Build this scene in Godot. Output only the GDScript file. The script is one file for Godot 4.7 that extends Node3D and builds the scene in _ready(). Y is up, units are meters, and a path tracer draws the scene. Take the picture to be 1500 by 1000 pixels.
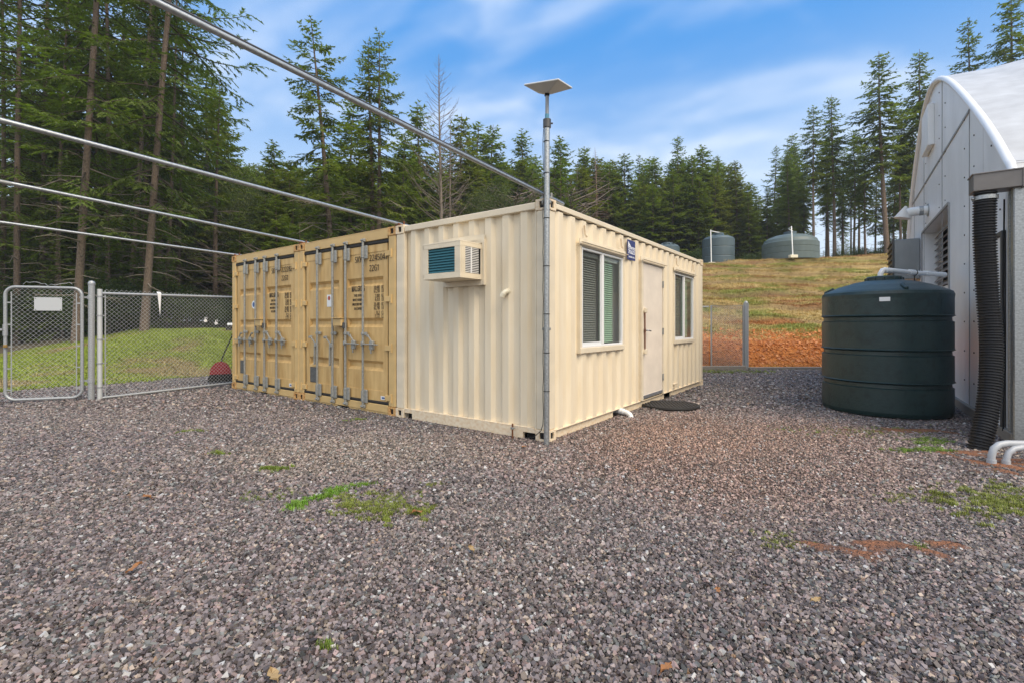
extends Node3D
# A gravel yard with three shipping containers in front of a fir forest. y up, metres, the camera looks along -z.

const YAW := -0.63493          # the containers' turn about y
const CORNER := Vector3(0.38, 0.0, -5.062)   # near corner of the cream office
var rng := RandomNumberGenerator.new()
var used := {}
var hn := FastNoiseLite.new()
var hn2 := FastNoiseLite.new()
var M := {}

class MB:
	var v := PackedVector3Array()
	var n := PackedVector3Array()
	var c := PackedColorArray()
	var col := Color(1, 1, 1)
	var tinted := false
	var starts: Array[int] = []
	func put(a: Vector3, b: Vector3, d: Vector3, na: Vector3, nb: Vector3, nd: Vector3) -> void:
		v.push_back(a); v.push_back(d); v.push_back(b)
		n.push_back(na); n.push_back(nd); n.push_back(nb)
		if tinted:
			c.push_back(col); c.push_back(col); c.push_back(col)
	func tri(a: Vector3, b: Vector3, d: Vector3) -> void:      # counter-clockwise seen from outside
		var k := (b - a).cross(d - a).normalized()
		put(a, b, d, k, k, k)
	func quad(a: Vector3, b: Vector3, d: Vector3, e: Vector3) -> void:
		tri(a, b, d); tri(a, d, e)
	func out(a: Vector3, b: Vector3, d: Vector3, e: Vector3, from: Vector3) -> void:   # a quad that faces away from a point
		if (b - a).cross(d - a).dot((a + d) * 0.5 - from) < 0.0:
			quad(e, d, b, a)
		else:
			quad(a, b, d, e)
	func box(p: Vector3, s: Vector3, bev := 0.0, bas := Basis()) -> void:
		starts.append(v.size())
		var h := s * 0.5
		var b: float = minf(bev, minf(h.x, minf(h.y, h.z)) * 0.49)
		var q := []
		for i in 8:
			var sg := Vector3(1 if i & 1 else -1, 1 if i & 2 else -1, 1 if i & 4 else -1)
			var full := Vector3(h.x * sg.x, h.y * sg.y, h.z * sg.z)
			var ins := Vector3((h.x - b) * sg.x, (h.y - b) * sg.y, (h.z - b) * sg.z)
			q.append([p + bas * Vector3(full.x, ins.y, ins.z), p + bas * Vector3(ins.x, full.y, ins.z), p + bas * Vector3(ins.x, ins.y, full.z)])
		for f in [[0, 1, 2, 4], [1, 2, 4, 1], [2, 4, 1, 2]]:
			var a: int = f[0]
			var u: int = [1, 2, 4][(a + 1) % 3]
			var w: int = [1, 2, 4][(a + 2) % 3]
			for side in 2:
				var o: int = side * [1, 2, 4][a]
				out(q[o][a], q[o + u][a], q[o + u + w][a], q[o + w][a], p)
		if b > 0.0:
			for a in 3:
				var ua := (a + 1) % 3
				var wa := (a + 2) % 3
				var ab: int = [1, 2, 4][a]
				var ub: int = [1, 2, 4][ua]
				var wb: int = [1, 2, 4][wa]
				for i in 4:
					var o: int = (ub if i & 1 else 0) + (wb if i & 2 else 0)
					out(q[o][ua], q[o + ab][ua], q[o + ab][wa], q[o][wa], p)
			for i in 8:
				var x: Vector3 = q[i][0]
				var y: Vector3 = q[i][1]
				var z: Vector3 = q[i][2]
				if (y - x).cross(z - x).dot(x - p) < 0.0:
					tri(x, z, y)
				else:
					tri(x, y, z)
	func bar(a: Vector3, b: Vector3, w: float, t: float, up := Vector3.UP, bev := 0.0) -> void:
		var d := (b - a)
		var L := d.length()
		d /= L
		var s := d.cross(up).normalized()
		var u := s.cross(d)
		box((a + b) * 0.5, Vector3(L, w, t), bev, Basis(d, u, s))
	func tube(pts: Array, rad, sides := 10, caps := true) -> void:
		starts.append(v.size())
		var k := pts.size()
		var rings := []
		var nrm := []
		var ref := Vector3.UP
		for i in k:
			var p: Vector3 = pts[i]
			var t: Vector3 = (pts[mini(i + 1, k - 1)] - pts[maxi(i - 1, 0)]).normalized()
			if i == 0:
				ref = Vector3.UP if absf(t.y) < 0.95 else Vector3.RIGHT
			var s := t.cross(ref).normalized()
			var u := s.cross(t)
			ref = u
			var r: float = rad[i] if rad is Array else rad
			var ring := []
			var rn := []
			for j in sides:
				var ang := TAU * j / sides
				var dir := s * cos(ang) + u * sin(ang)
				ring.append(p + dir * r); rn.append(dir)
			rings.append(ring); nrm.append(rn)
		for i in k - 1:
			for j in sides:
				var j2 := (j + 1) % sides
				put(rings[i][j], rings[i + 1][j2], rings[i][j2], nrm[i][j], nrm[i + 1][j2], nrm[i][j2])
				put(rings[i][j], rings[i + 1][j], rings[i + 1][j2], nrm[i][j], nrm[i + 1][j], nrm[i + 1][j2])
		if caps:
			for j in sides:
				var j2 := (j + 1) % sides
				tri(pts[0], rings[0][j], rings[0][j2])
				tri(pts[k - 1], rings[k - 1][j2], rings[k - 1][j])
	func lathe(prof: Array, segs: int, o := Vector3.ZERO, smooth := true) -> void:   # (radius, height) from bottom to top
		var k := prof.size()
		for i in k - 1:
			var p: Vector2 = prof[i]
			var q: Vector2 = prof[i + 1]
			for j in segs:
				var a0 := TAU * j / segs
				var a1 := TAU * (j + 1) / segs
				var d0 := Vector3(cos(a0), 0, sin(a0))
				var d1 := Vector3(cos(a1), 0, sin(a1))
				var sl := Vector2(q.y - p.y, p.x - q.x).normalized()
				var n0 := (d0 * sl.x + Vector3.UP * sl.y) if smooth else Vector3.ZERO
				var n1 := (d1 * sl.x + Vector3.UP * sl.y) if smooth else Vector3.ZERO
				var A := o + d0 * p.x + Vector3.UP * p.y
				var B := o + d1 * p.x + Vector3.UP * p.y
				var C := o + d1 * q.x + Vector3.UP * q.y
				var D := o + d0 * q.x + Vector3.UP * q.y
				if smooth:
					if p.x > 1e-5:
						put(A, C, B, n0, n1, n1)
					if q.x > 1e-5:
						put(A, D, C, n0, n0, n1)
				else:
					quad(A, D, C, B)
	func done() -> ArrayMesh:
		var arr := []
		arr.resize(Mesh.ARRAY_MAX)
		arr[Mesh.ARRAY_VERTEX] = v
		arr[Mesh.ARRAY_NORMAL] = n
		if tinted:
			arr[Mesh.ARRAY_COLOR] = c
		var m := ArrayMesh.new()
		m.add_surface_from_arrays(Mesh.PRIMITIVE_TRIANGLES, arr)
		return m

# ---------------------------------------------------------------- naming
func numbered(called: String) -> String:
	var k: int = used.get(called, 0)
	used[called] = k + 1
	return called if k == 0 else "%s_%03d" % [called, k]

func tag(o: Node, label: String, category := "", group := "", kind := "") -> void:
	o.set_meta("label", label)
	if category: o.set_meta("category", category)
	if group: o.set_meta("group", group)
	if kind: o.set_meta("kind", kind)

func thing(called: String, label: String, category: String, at := Vector3.ZERO, turn := 0.0, group := "") -> Node3D:
	var o := Node3D.new()
	o.name = numbered(called)
	add_child(o)
	o.position = at
	o.rotation.y = turn
	tag(o, label, category, group)
	return o

func put_mesh(called: String, mesh: Mesh, mat: Material, parent: Node = self) -> MeshInstance3D:
	var o := MeshInstance3D.new()
	o.name = numbered(called) if parent == self else called
	o.mesh = mesh
	o.material_override = mat
	parent.add_child(o, true)
	return o

func obj(called: String, mb: MB, mat: Material, parent: Node = self) -> MeshInstance3D:
	if mb.tinted and mat is StandardMaterial3D and not mat.vertex_color_use_as_albedo:
		push_error("tinted mesh without vertex colour material " + called)
	return put_mesh(called, mb.done(), mat, parent)

func objs(called: String, mb: MB, mat: Material, parent: Node) -> void:      # every box or tube of the builder a part of its own
	for i in mb.starts.size():
		var a: int = mb.starts[i]
		var e: int = mb.starts[i + 1] if i + 1 < mb.starts.size() else mb.v.size()
		var k := MB.new()
		k.v = mb.v.slice(a, e)
		k.n = mb.n.slice(a, e)
		put_mesh(called, k.done(), mat, parent)

func copy(o: Node3D, at: Vector3, turn: float, label: String, group := "") -> Node3D:
	var r: Node3D = o.duplicate()
	var base: String = str(o.name)
	var rx := RegEx.create_from_string("_[0-9]{3}$")
	r.name = numbered(rx.sub(base, ""))
	add_child(r)
	r.position = at
	r.rotation = Vector3(0, turn, 0)
	r.set_meta("label", label)
	if group:
		r.set_meta("group", group)
	elif r.has_meta("group"):
		r.remove_meta("group")
	return r

func letters(called: String, text: String, at: Vector3, height: float, mat: Material, parent: Node, squeeze := 1.0, turn := 0.0, align := HORIZONTAL_ALIGNMENT_LEFT, bold := true) -> void:
	var t := TextMesh.new()
	var f := SystemFont.new()
	f.font_names = PackedStringArray(["Droid Sans"])
	if bold:
		f.font_weight = 700
	t.font = f
	t.text = text
	t.font_size = 32
	t.pixel_size = height / 23.0
	t.depth = 0.003
	t.curve_step = 1.0
	t.horizontal_alignment = align
	t.vertical_alignment = VERTICAL_ALIGNMENT_BOTTOM
	var o := put_mesh(called, t, mat, parent)
	o.position = at
	o.rotation.y = turn
	o.scale = Vector3(squeeze, 1, 1)

# ---------------------------------------------------------------- materials
func noise_tex(freq: float, lo: Color, hi: Color, oct := 4, kind := FastNoiseLite.TYPE_SIMPLEX_SMOOTH, sd := 1, mid := 0.5, size := 512) -> NoiseTexture2D:
	var f := FastNoiseLite.new()
	f.noise_type = kind
	f.frequency = freq
	f.fractal_octaves = oct
	f.seed = sd
	var g := Gradient.new()
	g.offsets = PackedFloat32Array([maxf(0.0, mid - 0.35), mid, minf(1.0, mid + 0.35)])
	g.colors = PackedColorArray([lo.linear_to_srgb(), lo.lerp(hi, 0.5).linear_to_srgb(), hi.linear_to_srgb()])
	var t := NoiseTexture2D.new()
	t.width = size; t.height = size
	t.seamless = true
	t.noise = f
	t.color_ramp = g
	return t

func mat(lin: Color, rough := 0.6, metal := 0.0, tex: Texture2D = null, scale := Vector3.ONE, world := true) -> StandardMaterial3D:
	var m := StandardMaterial3D.new()
	m.albedo_color = lin.linear_to_srgb()
	m.roughness = rough
	m.metallic = metal
	if tex:
		m.albedo_texture = tex
		m.uv1_triplanar = true
		m.uv1_world_triplanar = world
		m.uv1_scale = scale
	return m

func vmat(rough := 0.9, tex: Texture2D = null, scale := Vector3.ONE) -> StandardMaterial3D:
	var m := mat(Color(1, 1, 1), rough, 0.0, tex, scale)
	m.vertex_color_use_as_albedo = true
	return m

func relief(m: StandardMaterial3D, tex: Texture2D, cm: float) -> void:
	m.heightmap_enabled = true
	m.heightmap_texture = tex
	m.heightmap_scale = cm

func make_materials() -> void:
	var g := func(a: float, b: float, freq: float, oct := 4, sd := 1, mid := 0.5) -> NoiseTexture2D:
		return noise_tex(freq, Color(a, a, a), Color(b, b, b), oct, FastNoiseLite.TYPE_SIMPLEX_SMOOTH, sd, mid)
	var soft: NoiseTexture2D = g.call(0.86, 1.0, 0.008, 5)
	var streak: NoiseTexture2D = noise_tex(0.012, Color(0.66, 0.55, 0.40), Color(1, 1, 1), 5, FastNoiseLite.TYPE_SIMPLEX_SMOOTH, 3, 0.36)
	var streak2: NoiseTexture2D = noise_tex(0.012, Color(0.93, 0.89, 0.82), Color(1, 1, 1), 5, FastNoiseLite.TYPE_SIMPLEX_SMOOTH, 5, 0.36)
	var rust: NoiseTexture2D = noise_tex(0.02, Color(0.60, 0.29, 0.11), Color(1, 1, 1), 5, FastNoiseLite.TYPE_SIMPLEX_SMOOTH, 9, 0.42)
	var grain: NoiseTexture2D = g.call(0.55, 1.0, 0.06, 4, 7)
	var bump: NoiseTexture2D = g.call(0.0, 1.0, 0.05, 5, 11)
	M.tan = mat(Color(0.68, 0.47, 0.20), 0.55, 0.0, streak, Vector3(1.6, 0.22, 1.6))
	M.tan_plain = mat(Color(0.68, 0.47, 0.20), 0.55, 0.0, soft, Vector3(1, 1, 1))
	M.tan_rust = mat(Color(0.68, 0.46, 0.19), 0.65, 0.0, rust, Vector3(2.2, 2.2, 2.2))
	M.cream = mat(Color(0.80, 0.70, 0.53), 0.5, 0.0, streak2, Vector3(1.3, 0.2, 1.3))
	M.cream_plain = mat(Color(0.80, 0.70, 0.53), 0.5, 0.0, soft, Vector3(1, 1, 1))
	M.cream_rust = mat(Color(0.80, 0.69, 0.52), 0.6, 0.0, noise_tex(0.02, Color(0.80, 0.62, 0.42), Color(1, 1, 1), 5, FastNoiseLite.TYPE_SIMPLEX_SMOOTH, 9, 0.30), Vector3(2, 2, 2))
	M.door = mat(Color(0.86, 0.765, 0.65), 0.45, 0.0, soft, Vector3(0.7, 0.7, 0.7))
	M.rubber = mat(Color(0.02, 0.018, 0.016), 0.7)
	M.dark = mat(Color(0.012, 0.012, 0.012), 0.9)
	M.ink = mat(Color(0.035, 0.024, 0.014), 0.7)
	M.galv = mat(Color(0.52, 0.54, 0.54), 0.42, 0.75, grain, Vector3(1.4, 1.4, 1.4))
	M.galv_rod = mat(Color(0.40, 0.405, 0.38), 0.5, 0.3, grain, Vector3(2, 0.6, 2))
	M.galv_fence = mat(Color(0.50, 0.52, 0.53), 0.5, 0.45, grain, Vector3(2, 2, 2))
	M.wire = mat(Color(0.58, 0.60, 0.60), 0.5, 0.3)
	M.steel_dark = mat(Color(0.10, 0.10, 0.10), 0.5, 0.6)
	M.rust = mat(Color(0.20, 0.075, 0.03), 0.9, 0.0, grain, Vector3(4, 4, 4))
	M.white_vinyl = mat(Color(0.82, 0.82, 0.81), 0.35)
	M.pvc = mat(Color(0.80, 0.81, 0.80), 0.3)
	M.pvc_cream = mat(Color(0.80, 0.74, 0.58), 0.35)
	M.grey_pvc = mat(Color(0.40, 0.42, 0.45), 0.4)
	M.chrome = mat(Color(0.62, 0.62, 0.62), 0.2, 1.0)
	M.alu = mat(Color(0.60, 0.62, 0.65), 0.35, 0.85, soft, Vector3.ONE)
	M.teal = mat(Color(0.036, 0.150, 0.185), 0.45, 0.0, soft, Vector3(3, 3, 3))
	M.navy = mat(Color(0.028, 0.04, 0.16), 0.35)
	M.white_print = mat(Color(0.82, 0.84, 0.88), 0.4)
	M.blind = mat(Color(0.50, 0.54, 0.46), 0.5)
	M.blind_green = mat(Color(0.32, 0.52, 0.34), 0.45)
	M.room = mat(Color(0.5, 0.48, 0.42), 0.8)
	M.blue_tape = mat(Color(0.10, 0.30, 0.42), 0.5)
	M.sticker = mat(Color(0.78, 0.80, 0.80), 0.4)
	M.sticker_red = mat(Color(0.40, 0.05, 0.02), 0.4)
	M.sticker_blue = mat(Color(0.03, 0.10, 0.30), 0.4)
	M.dish = mat(Color(0.34, 0.335, 0.33), 0.5)
	M.tank = mat(Color(0.014, 0.036, 0.036), 0.42, 0.0, noise_tex(0.012, Color(0.5, 0.55, 0.58), Color(1.6, 1.6, 1.6), 5, FastNoiseLite.TYPE_SIMPLEX_SMOOTH, 21), Vector3(1.2, 0.9, 1.2))
	relief(M.tank, bump, 0.12)
	M.tank_far = mat(Color(0.085, 0.125, 0.145), 0.5, 0.0, soft, Vector3(0.6, 0.3, 0.6))
	M.tank_far_green = mat(Color(0.115, 0.152, 0.148), 0.5, 0.0, soft, Vector3(0.6, 0.3, 0.6))
	M.hose = mat(Color(0.011, 0.011, 0.013), 0.38)
	M.clad = mat(Color(0.80, 0.825, 0.85), 0.40, 0.0, g.call(0.88, 1.0, 0.006, 3, 31), Vector3(0.7, 0.35, 0.7))
	M.clad_trim = mat(Color(0.30, 0.31, 0.32), 0.45, 0.3)
	M.film = mat(Color(0.70, 0.71, 0.72), 0.35, 0.0, noise_tex(0.01, Color(0.74, 0.73, 0.71), Color(1, 1, 1), 5, FastNoiseLite.TYPE_SIMPLEX_SMOOTH, 33), Vector3(0.5, 1.2, 0.5))
	M.film.backlight_enabled = true
	M.film.backlight = Color(0.5, 0.5, 0.5)
	M.film_edge = mat(Color(0.80, 0.81, 0.82), 0.35)
	M.louver = mat(Color(0.23, 0.20, 0.17), 0.5, 0.2, soft, Vector3.ONE)
	M.box_metal = mat(Color(0.27, 0.29, 0.30), 0.36, 0.6, soft, Vector3(1.5, 0.5, 1.5))
	M.duct = mat(Color(0.20, 0.185, 0.175), 0.45, 0.5, soft, Vector3(1.5, 1.5, 1.5))
	M.dying = mat(Color(0.27, 0.185, 0.145), 0.95)
	M.wood = mat(Color(0.33, 0.30, 0.26), 0.85, 0.0, grain, Vector3(0.3, 4, 4))
	M.red = mat(Color(0.30, 0.010, 0.014), 0.4)
	M.sign_plate = mat(Color(0.52, 0.54, 0.55), 0.5, 0.2)
	M.glass = mat(Color(0.9, 1, 0.94), 0.03)
	M.glass.transparency = BaseMaterial3D.TRANSPARENCY_ALPHA
	M.glass.albedo_color.a = 0.06
	M.screen = mat(Color(0.03, 0.03, 0.03), 0.9)
	M.screen.transparency = BaseMaterial3D.TRANSPARENCY_ALPHA
	M.screen.albedo_color.a = 0.38
	M.bark = mat(Color(0.25, 0.195, 0.155), 0.95, 0.0, noise_tex(0.03, Color(0.42, 0.40, 0.38), Color(1.2, 1.12, 1.05), 5, FastNoiseLite.TYPE_SIMPLEX_SMOOTH, 41), Vector3(2.2, 0.5, 2.2))
	relief(M.bark, bump, 2.5)
	M.snag = mat(Color(0.26, 0.215, 0.175), 0.95, 0.0, grain, Vector3(2, 0.4, 2))
	M.twigwood = mat(Color(0.235, 0.20, 0.16), 0.95)
	M.leaf = vmat(0.62)
	M.leaf.backlight_enabled = true
	M.leaf.backlight = Color(0.92, 1.0, 0.6)
	M.stone = vmat(0.55)
	M.blade = vmat(0.6)
	M.blade.backlight_enabled = true
	M.blade.backlight = Color(0.3, 0.3, 0.25)
	M.soil = vmat(0.95, noise_tex(0.05, Color(0.45, 0.43, 0.41), Color(1.3, 1.3, 1.3), 5, FastNoiseLite.TYPE_SIMPLEX_SMOOTH, 51), Vector3(0.45, 0.45, 0.45))
	relief(M.soil, bump, 4.0)
	M.gravel = vmat(0.85, noise_tex(0.16, Color(0.30, 0.28, 0.28), Color(1.5, 1.5, 1.5), 3, FastNoiseLite.TYPE_CELLULAR, 52), Vector3(1.1, 1.1, 1.1))
	relief(M.gravel, bump, 1.5)
	M.dry_leaf = mat(Color(0.30, 0.135, 0.05), 0.7)
	M.dry_leaf_pale = mat(Color(0.36, 0.25, 0.12), 0.7)

# ---------------------------------------------------------------- the lie of the land
func ss(a: float, b: float, x: float) -> float:
	var t := clampf((x - a) / (b - a), 0.0, 1.0)
	return t * t * (3.0 - 2.0 * t)

func bank_q(x: float, d: float) -> float:          # metres beyond the gravel's edge behind the fence
	return -(x + 8.5) * 0.8 + (d - 9.9) * 0.6

func edge_d(x: float) -> float:                     # foot of the orange bank
	return 13.5 + 0.12 * sin(x * 0.9) + maxf(0.0, -x + 1.0) * 0.35

func terrace(x: float, d: float) -> float:           # the slope is cut into low steps that follow it
	return (d - edge_d(x) - 0.9) / 2.65 + hn2.get_noise_2d(x * 2.0, d) * 0.6 + x * 0.02

func hill(x: float, d: float) -> float:
	var e := edge_d(x)
	var wob := hn.get_noise_2d(x * 3.0, d * 3.0)
	var h := 0.72 * ss(e + 0.05, e + 0.95 + wob * 0.3, d)
	var t := clampf((d - e - 0.9) / 18.6, 0.0, 1.0)
	h += (4.75 + (x - 13.0) * 0.045 * t) * (t - 0.12 * ss(0.75, 1.0, t) * 0.0)
	var ph := terrace(x, d)
	var fr: float = ph - floorf(ph)
	if t > 0.0 and t < 1.0:
		h += 0.34 * (ss(0.0, 0.14, fr) - fr) * minf(1.0, t * 12.0) * (0.55 + 0.45 * hn2.get_noise_2d(x * 5.0 + 40.0, floor(ph) * 50.0))
	h -= ss(50.0, 75.0, d) * 5.0 * ss(4.0, 14.0, x)
	return h

func hgt(x: float, d: float) -> float:
	var w := ss(-5.0, 0.5, x)
	var q := bank_q(x, d)
	var a := (x + 8.5) * 0.6 + (d - 9.9) * 0.8
	var hl := clampf(0.2 + 0.22 * a, 0.1, 1.05) * ss(0.0, 5.5, q) + ss(14.0, 40.0, q) * 0.6
	var r := 0.0
	if d > 12.0:
		r = hill(x, d)
	var h := lerpf(hl, r, w)
	if x > -40.0 and x < 40.0 and d < 60.0:
		h += hn.get_noise_2d(x * 9.0, d * 9.0) * 0.05 * clampf(h * 3.0, 0.0, 1.0)
	return h

func at(px: float, py: float, depth: float) -> Vector3:    # a pixel of the photograph at a depth
	return Vector3((px - 750.0) / 698.6 * depth, 1.24 + (476.3 - py) / 698.6 * depth, -depth)

func ground(x: float, d: float) -> Vector3:
	return Vector3(x, hgt(x, d), -d)

# ---------------------------------------------------------------- sky, sun, camera
func make_sky() -> Texture2D:
	var W := 1024
	var H := 512
	var im := Image.create(W, H, false, Image.FORMAT_RGBF)
	var a := FastNoiseLite.new(); a.seed = 5; a.frequency = 0.55; a.fractal_octaves = 5; a.fractal_gain = 0.55
	var b := FastNoiseLite.new(); b.seed = 12; b.frequency = 1.0; b.fractal_octaves = 3
	for y in H:
		var el := (0.5 - (y + 0.5) / H) * PI
		var up := sin(el)
		var c := cos(el)
		for x in W:
			var ph := (x + 0.5) / W * TAU              # column 0 looks along -z
			var dx := sin(ph) * c
			var dz := -cos(ph) * c
			var col: Color
			if up < 0.0:
				col = Color(0.30, 0.29, 0.27)
			else:
				var t := 0.2 * pow(1.0 - up, 2.0) + 0.8 * ss(0.54, 0.05, up)
				var blue := Color(0.030, 0.186, 0.475).lerp(Color(0.46, 0.55, 0.64), t)
				var k := 1.0 / (up + 0.22)
				var px := dx * k
				var pz := dz * k
				# thin cloud drawn out along one wind direction
				var wx := px * 0.90 + pz * 0.42
				var wz := -px * 0.42 + pz * 0.90
				var warp := b.get_noise_2d(px * 0.9, pz * 0.9)
				var v := a.get_noise_2d(wx * 0.75 + warp * 0.5, wz * 2.0 + warp * 0.6 + 3.0) * 0.5 + 0.5
				var broad := b.get_noise_2d(px * 0.45 + 7.3, pz * 0.45 - 2.1) * 0.5 + 0.5
				var fine := a.get_noise_2d(wx * 3.0 + warp * 1.2, wz * 7.0 - 9.0) * 0.5 + 0.5
				var cl: float = ss(0.46, 0.92, v * 0.56 + broad * 0.32 + fine * 0.30)
				var away := 0.5 - 0.5 * cos(ph - 0.35) * c          # more cloud towards the left and behind
				cl = clampf(cl * lerpf(0.72, 1.0, away) + ss(0.40, 0.85, away + (v - 0.5) * 0.4) * 0.6 + 0.4 * pow(1.0 - up, 7.0), 0.0, 1.0)
				col = blue.lerp(Color(0.64, 0.67, 0.70).lerp(Color(0.70, 0.72, 0.745), away), cl)
			im.set_pixel(x, y, col)
	return ImageTexture.create_from_image(im)

func stage() -> void:
	var cam := Camera3D.new()
	cam.name = "camera"
	add_child(cam)
	cam.position = Vector3(0, 1.24, 0)
	cam.near = 0.1
	cam.far = 1500.0
	cam.projection = Camera3D.PROJECTION_FRUSTUM
	cam.size = 1000.0 / 698.6 * 0.1 * 0.9985
	cam.frustum_offset = Vector2(0, (476.3 - 500.0) / 698.6 * 0.1)
	cam.current = true
	var env := Environment.new()
	env.background_mode = Environment.BG_SKY
	var sky := Sky.new()
	var pm := PanoramaSkyMaterial.new()
	pm.panorama = make_sky()
	sky.sky_material = pm
	env.sky = sky
	env.tonemap_mode = Environment.TONE_MAPPER_LINEAR
	env.tonemap_exposure = 1.82
	env.sdfgi_enabled = true
	env.ssao_enabled = true
	env.ssil_enabled = true
	env.fog_enabled = true
	env.fog_density = 0.0008
	env.fog_light_color = Color(0.86, 0.89, 0.93)
	var we := WorldEnvironment.new()
	we.name = "environment"
	we.environment = env
	add_child(we)
	var sun := DirectionalLight3D.new()
	sun.name = "sun"
	sun.light_energy = 0.72
	sun.light_color = Color(1.0, 0.93, 0.82)
	sun.light_angular_distance = 42.0
	sun.shadow_enabled = true
	add_child(sun)
	sun.look_at_from_position(Vector3(6.4, 12.5, 7.4), Vector3.ZERO)

# ---------------------------------------------------------------- ground
func grass_tone(x: float, d: float) -> Color:        # the dry slope on the right
	var e := edge_d(x)
	var a := hn.get_noise_2d(x * 6.0, d * 9.0) * 0.5 + 0.5
	var b := hn2.get_noise_2d(x * 4.0, d * 12.0) * 0.5 + 0.5
	var dry := Color(0.52, 0.385, 0.15)
	var green := Color(0.31, 0.325, 0.07)
	var brown := Color(0.33, 0.165, 0.06)
	var c := dry.lerp(green, ss(0.42, 0.66, a))
	c = c.lerp(brown, ss(0.52, 0.72, b) * 0.8)
	var k := maxf(ss(e + 1.0 + b * 1.7, e + 0.5 + b * 0.9, d), 0.5 * ss(0.60, 0.78, b) * ss(e + 9.0, e + 2.0, d))
	var fr := fposmod(terrace(x, d), 1.0)
	c = c.lerp(Color(0.17, 0.10, 0.045), ss(0.22, 0.05, fr) * ss(e + 1.5, e + 2.5, d) * (0.5 + 0.5 * a))
	c = c.lerp(Color(0.68, 0.25, 0.055).lerp(Color(0.48, 0.15, 0.035), a), k)
	c = c.lerp(green, ss(e + 0.35, e + 0.0, d) * 0.7)
	return c

func ground_tone(x: float, d: float) -> Color:
	var q := bank_q(x, d)
	var a := hn.get_noise_2d(x * 7.0 + 50.0, d * 7.0) * 0.5 + 0.5
	var left := Color(0.24, 0.29, 0.035).lerp(Color(0.30, 0.24, 0.09), ss(0.5, 0.75, a))
	if q > 10.5:
		left = left.lerp(Color(0.14, 0.11, 0.065), ss(10.5, 14.0, q))
	if q < 0.5:
		left = Color(0.15, 0.13, 0.12)
	var right := grass_tone(x, d)
	if d > 36.0:
		right = right.lerp(Color(0.15, 0.12, 0.07), ss(36.0, 40.0, d))
	return left.lerp(right, ss(-5.0, 0.5, x))

func make_ground() -> void:
	var xs: Array[float] = []
	var ds: Array[float] = []
	for k in [-600.0, -300.0, -150.0, -90.0, -60.0, -45.0, -36.0, -30.0, -26.0, -23.0]: xs.append(k)
	var x := -21.0
	while x < 19.0:
		xs.append(x); x += 0.25
	for k in [19.0, 21.0, 24.0, 28.0, 34.0, 42.0, 55.0, 80.0, 150.0, 300.0, 600.0]: xs.append(k)
	for k in [-600.0, -200.0, -80.0, -30.0, -12.0, -6.0, 0.0, 3.0, 5.0, 6.5]: ds.append(k)
	var d := 7.5
	while d < 36.0:
		ds.append(d); d += 0.2
	for k in [36.0, 37.0, 38.5, 40.0, 42.0, 45.0, 48.0, 52.0, 58.0, 66.0, 78.0, 100.0, 150.0, 300.0, 700.0]: ds.append(k)
	var v := PackedVector3Array()
	var c := PackedColorArray()
	var idx := PackedInt32Array()
	var nx := xs.size()
	for j in ds.size():
		for i in nx:
			var h := hgt(xs[i], ds[j])
			if bank_q(xs[i], ds[j]) < 0.6 and ds[j] < edge_d(xs[i]) + 0.1:
				h -= 0.09
			v.push_back(Vector3(xs[i], h, -ds[j]))
			c.push_back(ground_tone(xs[i], ds[j]))
	for j in ds.size() - 1:
		for i in nx - 1:
			var p := j * nx + i
			idx.append_array([p, p + nx, p + 1, p + 1, p + nx, p + nx + 1])
	sheet("ground", v, c, idx, M.soil, "earth and grass, rising into a dry slope and a wooded bank")

func sheet(called: String, v: PackedVector3Array, c: PackedColorArray, idx: PackedInt32Array, m: Material, label: String) -> MeshInstance3D:
	var st := SurfaceTool.new()
	st.begin(Mesh.PRIMITIVE_TRIANGLES)
	st.set_smooth_group(0)
	for i in v.size():
		st.set_color(c[i])
		st.add_vertex(v[i])
	for i in idx:
		st.add_index(i)
	st.generate_normals()
	var o := put_mesh(called, st.commit(), m)
	tag(o, label, "", "", "structure")
	return o

func patch(x: float, d: float, cx: float, cd: float, rx: float, rd: float, turn := 0.0) -> float:   # 1 inside a ragged patch, 0 outside
	var ax := x - cx
	var ad := d - cd
	var ux := (ax * cos(turn) + ad * sin(turn)) / rx
	var ud := (-ax * sin(turn) + ad * cos(turn)) / rd
	var r := sqrt(ux * ux + ud * ud) + hn2.get_noise_2d(x * 90.0 + cx * 31.0, d * 190.0) * 1.7 + hn2.get_noise_2d(x * 480.0, d * 480.0) * 0.8
	return ss(1.25, 0.45, r)

func dirt_at(x: float, d: float) -> float:
	var k := patch(x, d, 2.02, 2.66, 0.33, 0.10, 0.03)
	k = maxf(k, patch(x, d, 4.75, 5.66, 0.52, 0.13, 0.0))
	k = maxf(k, patch(x, d, 4.35, 4.22, 0.42, 0.20, 0.5))
	k = maxf(k, patch(x, d, 4.45, 4.62, 0.30, 0.14, 0.3))
	return k

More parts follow.
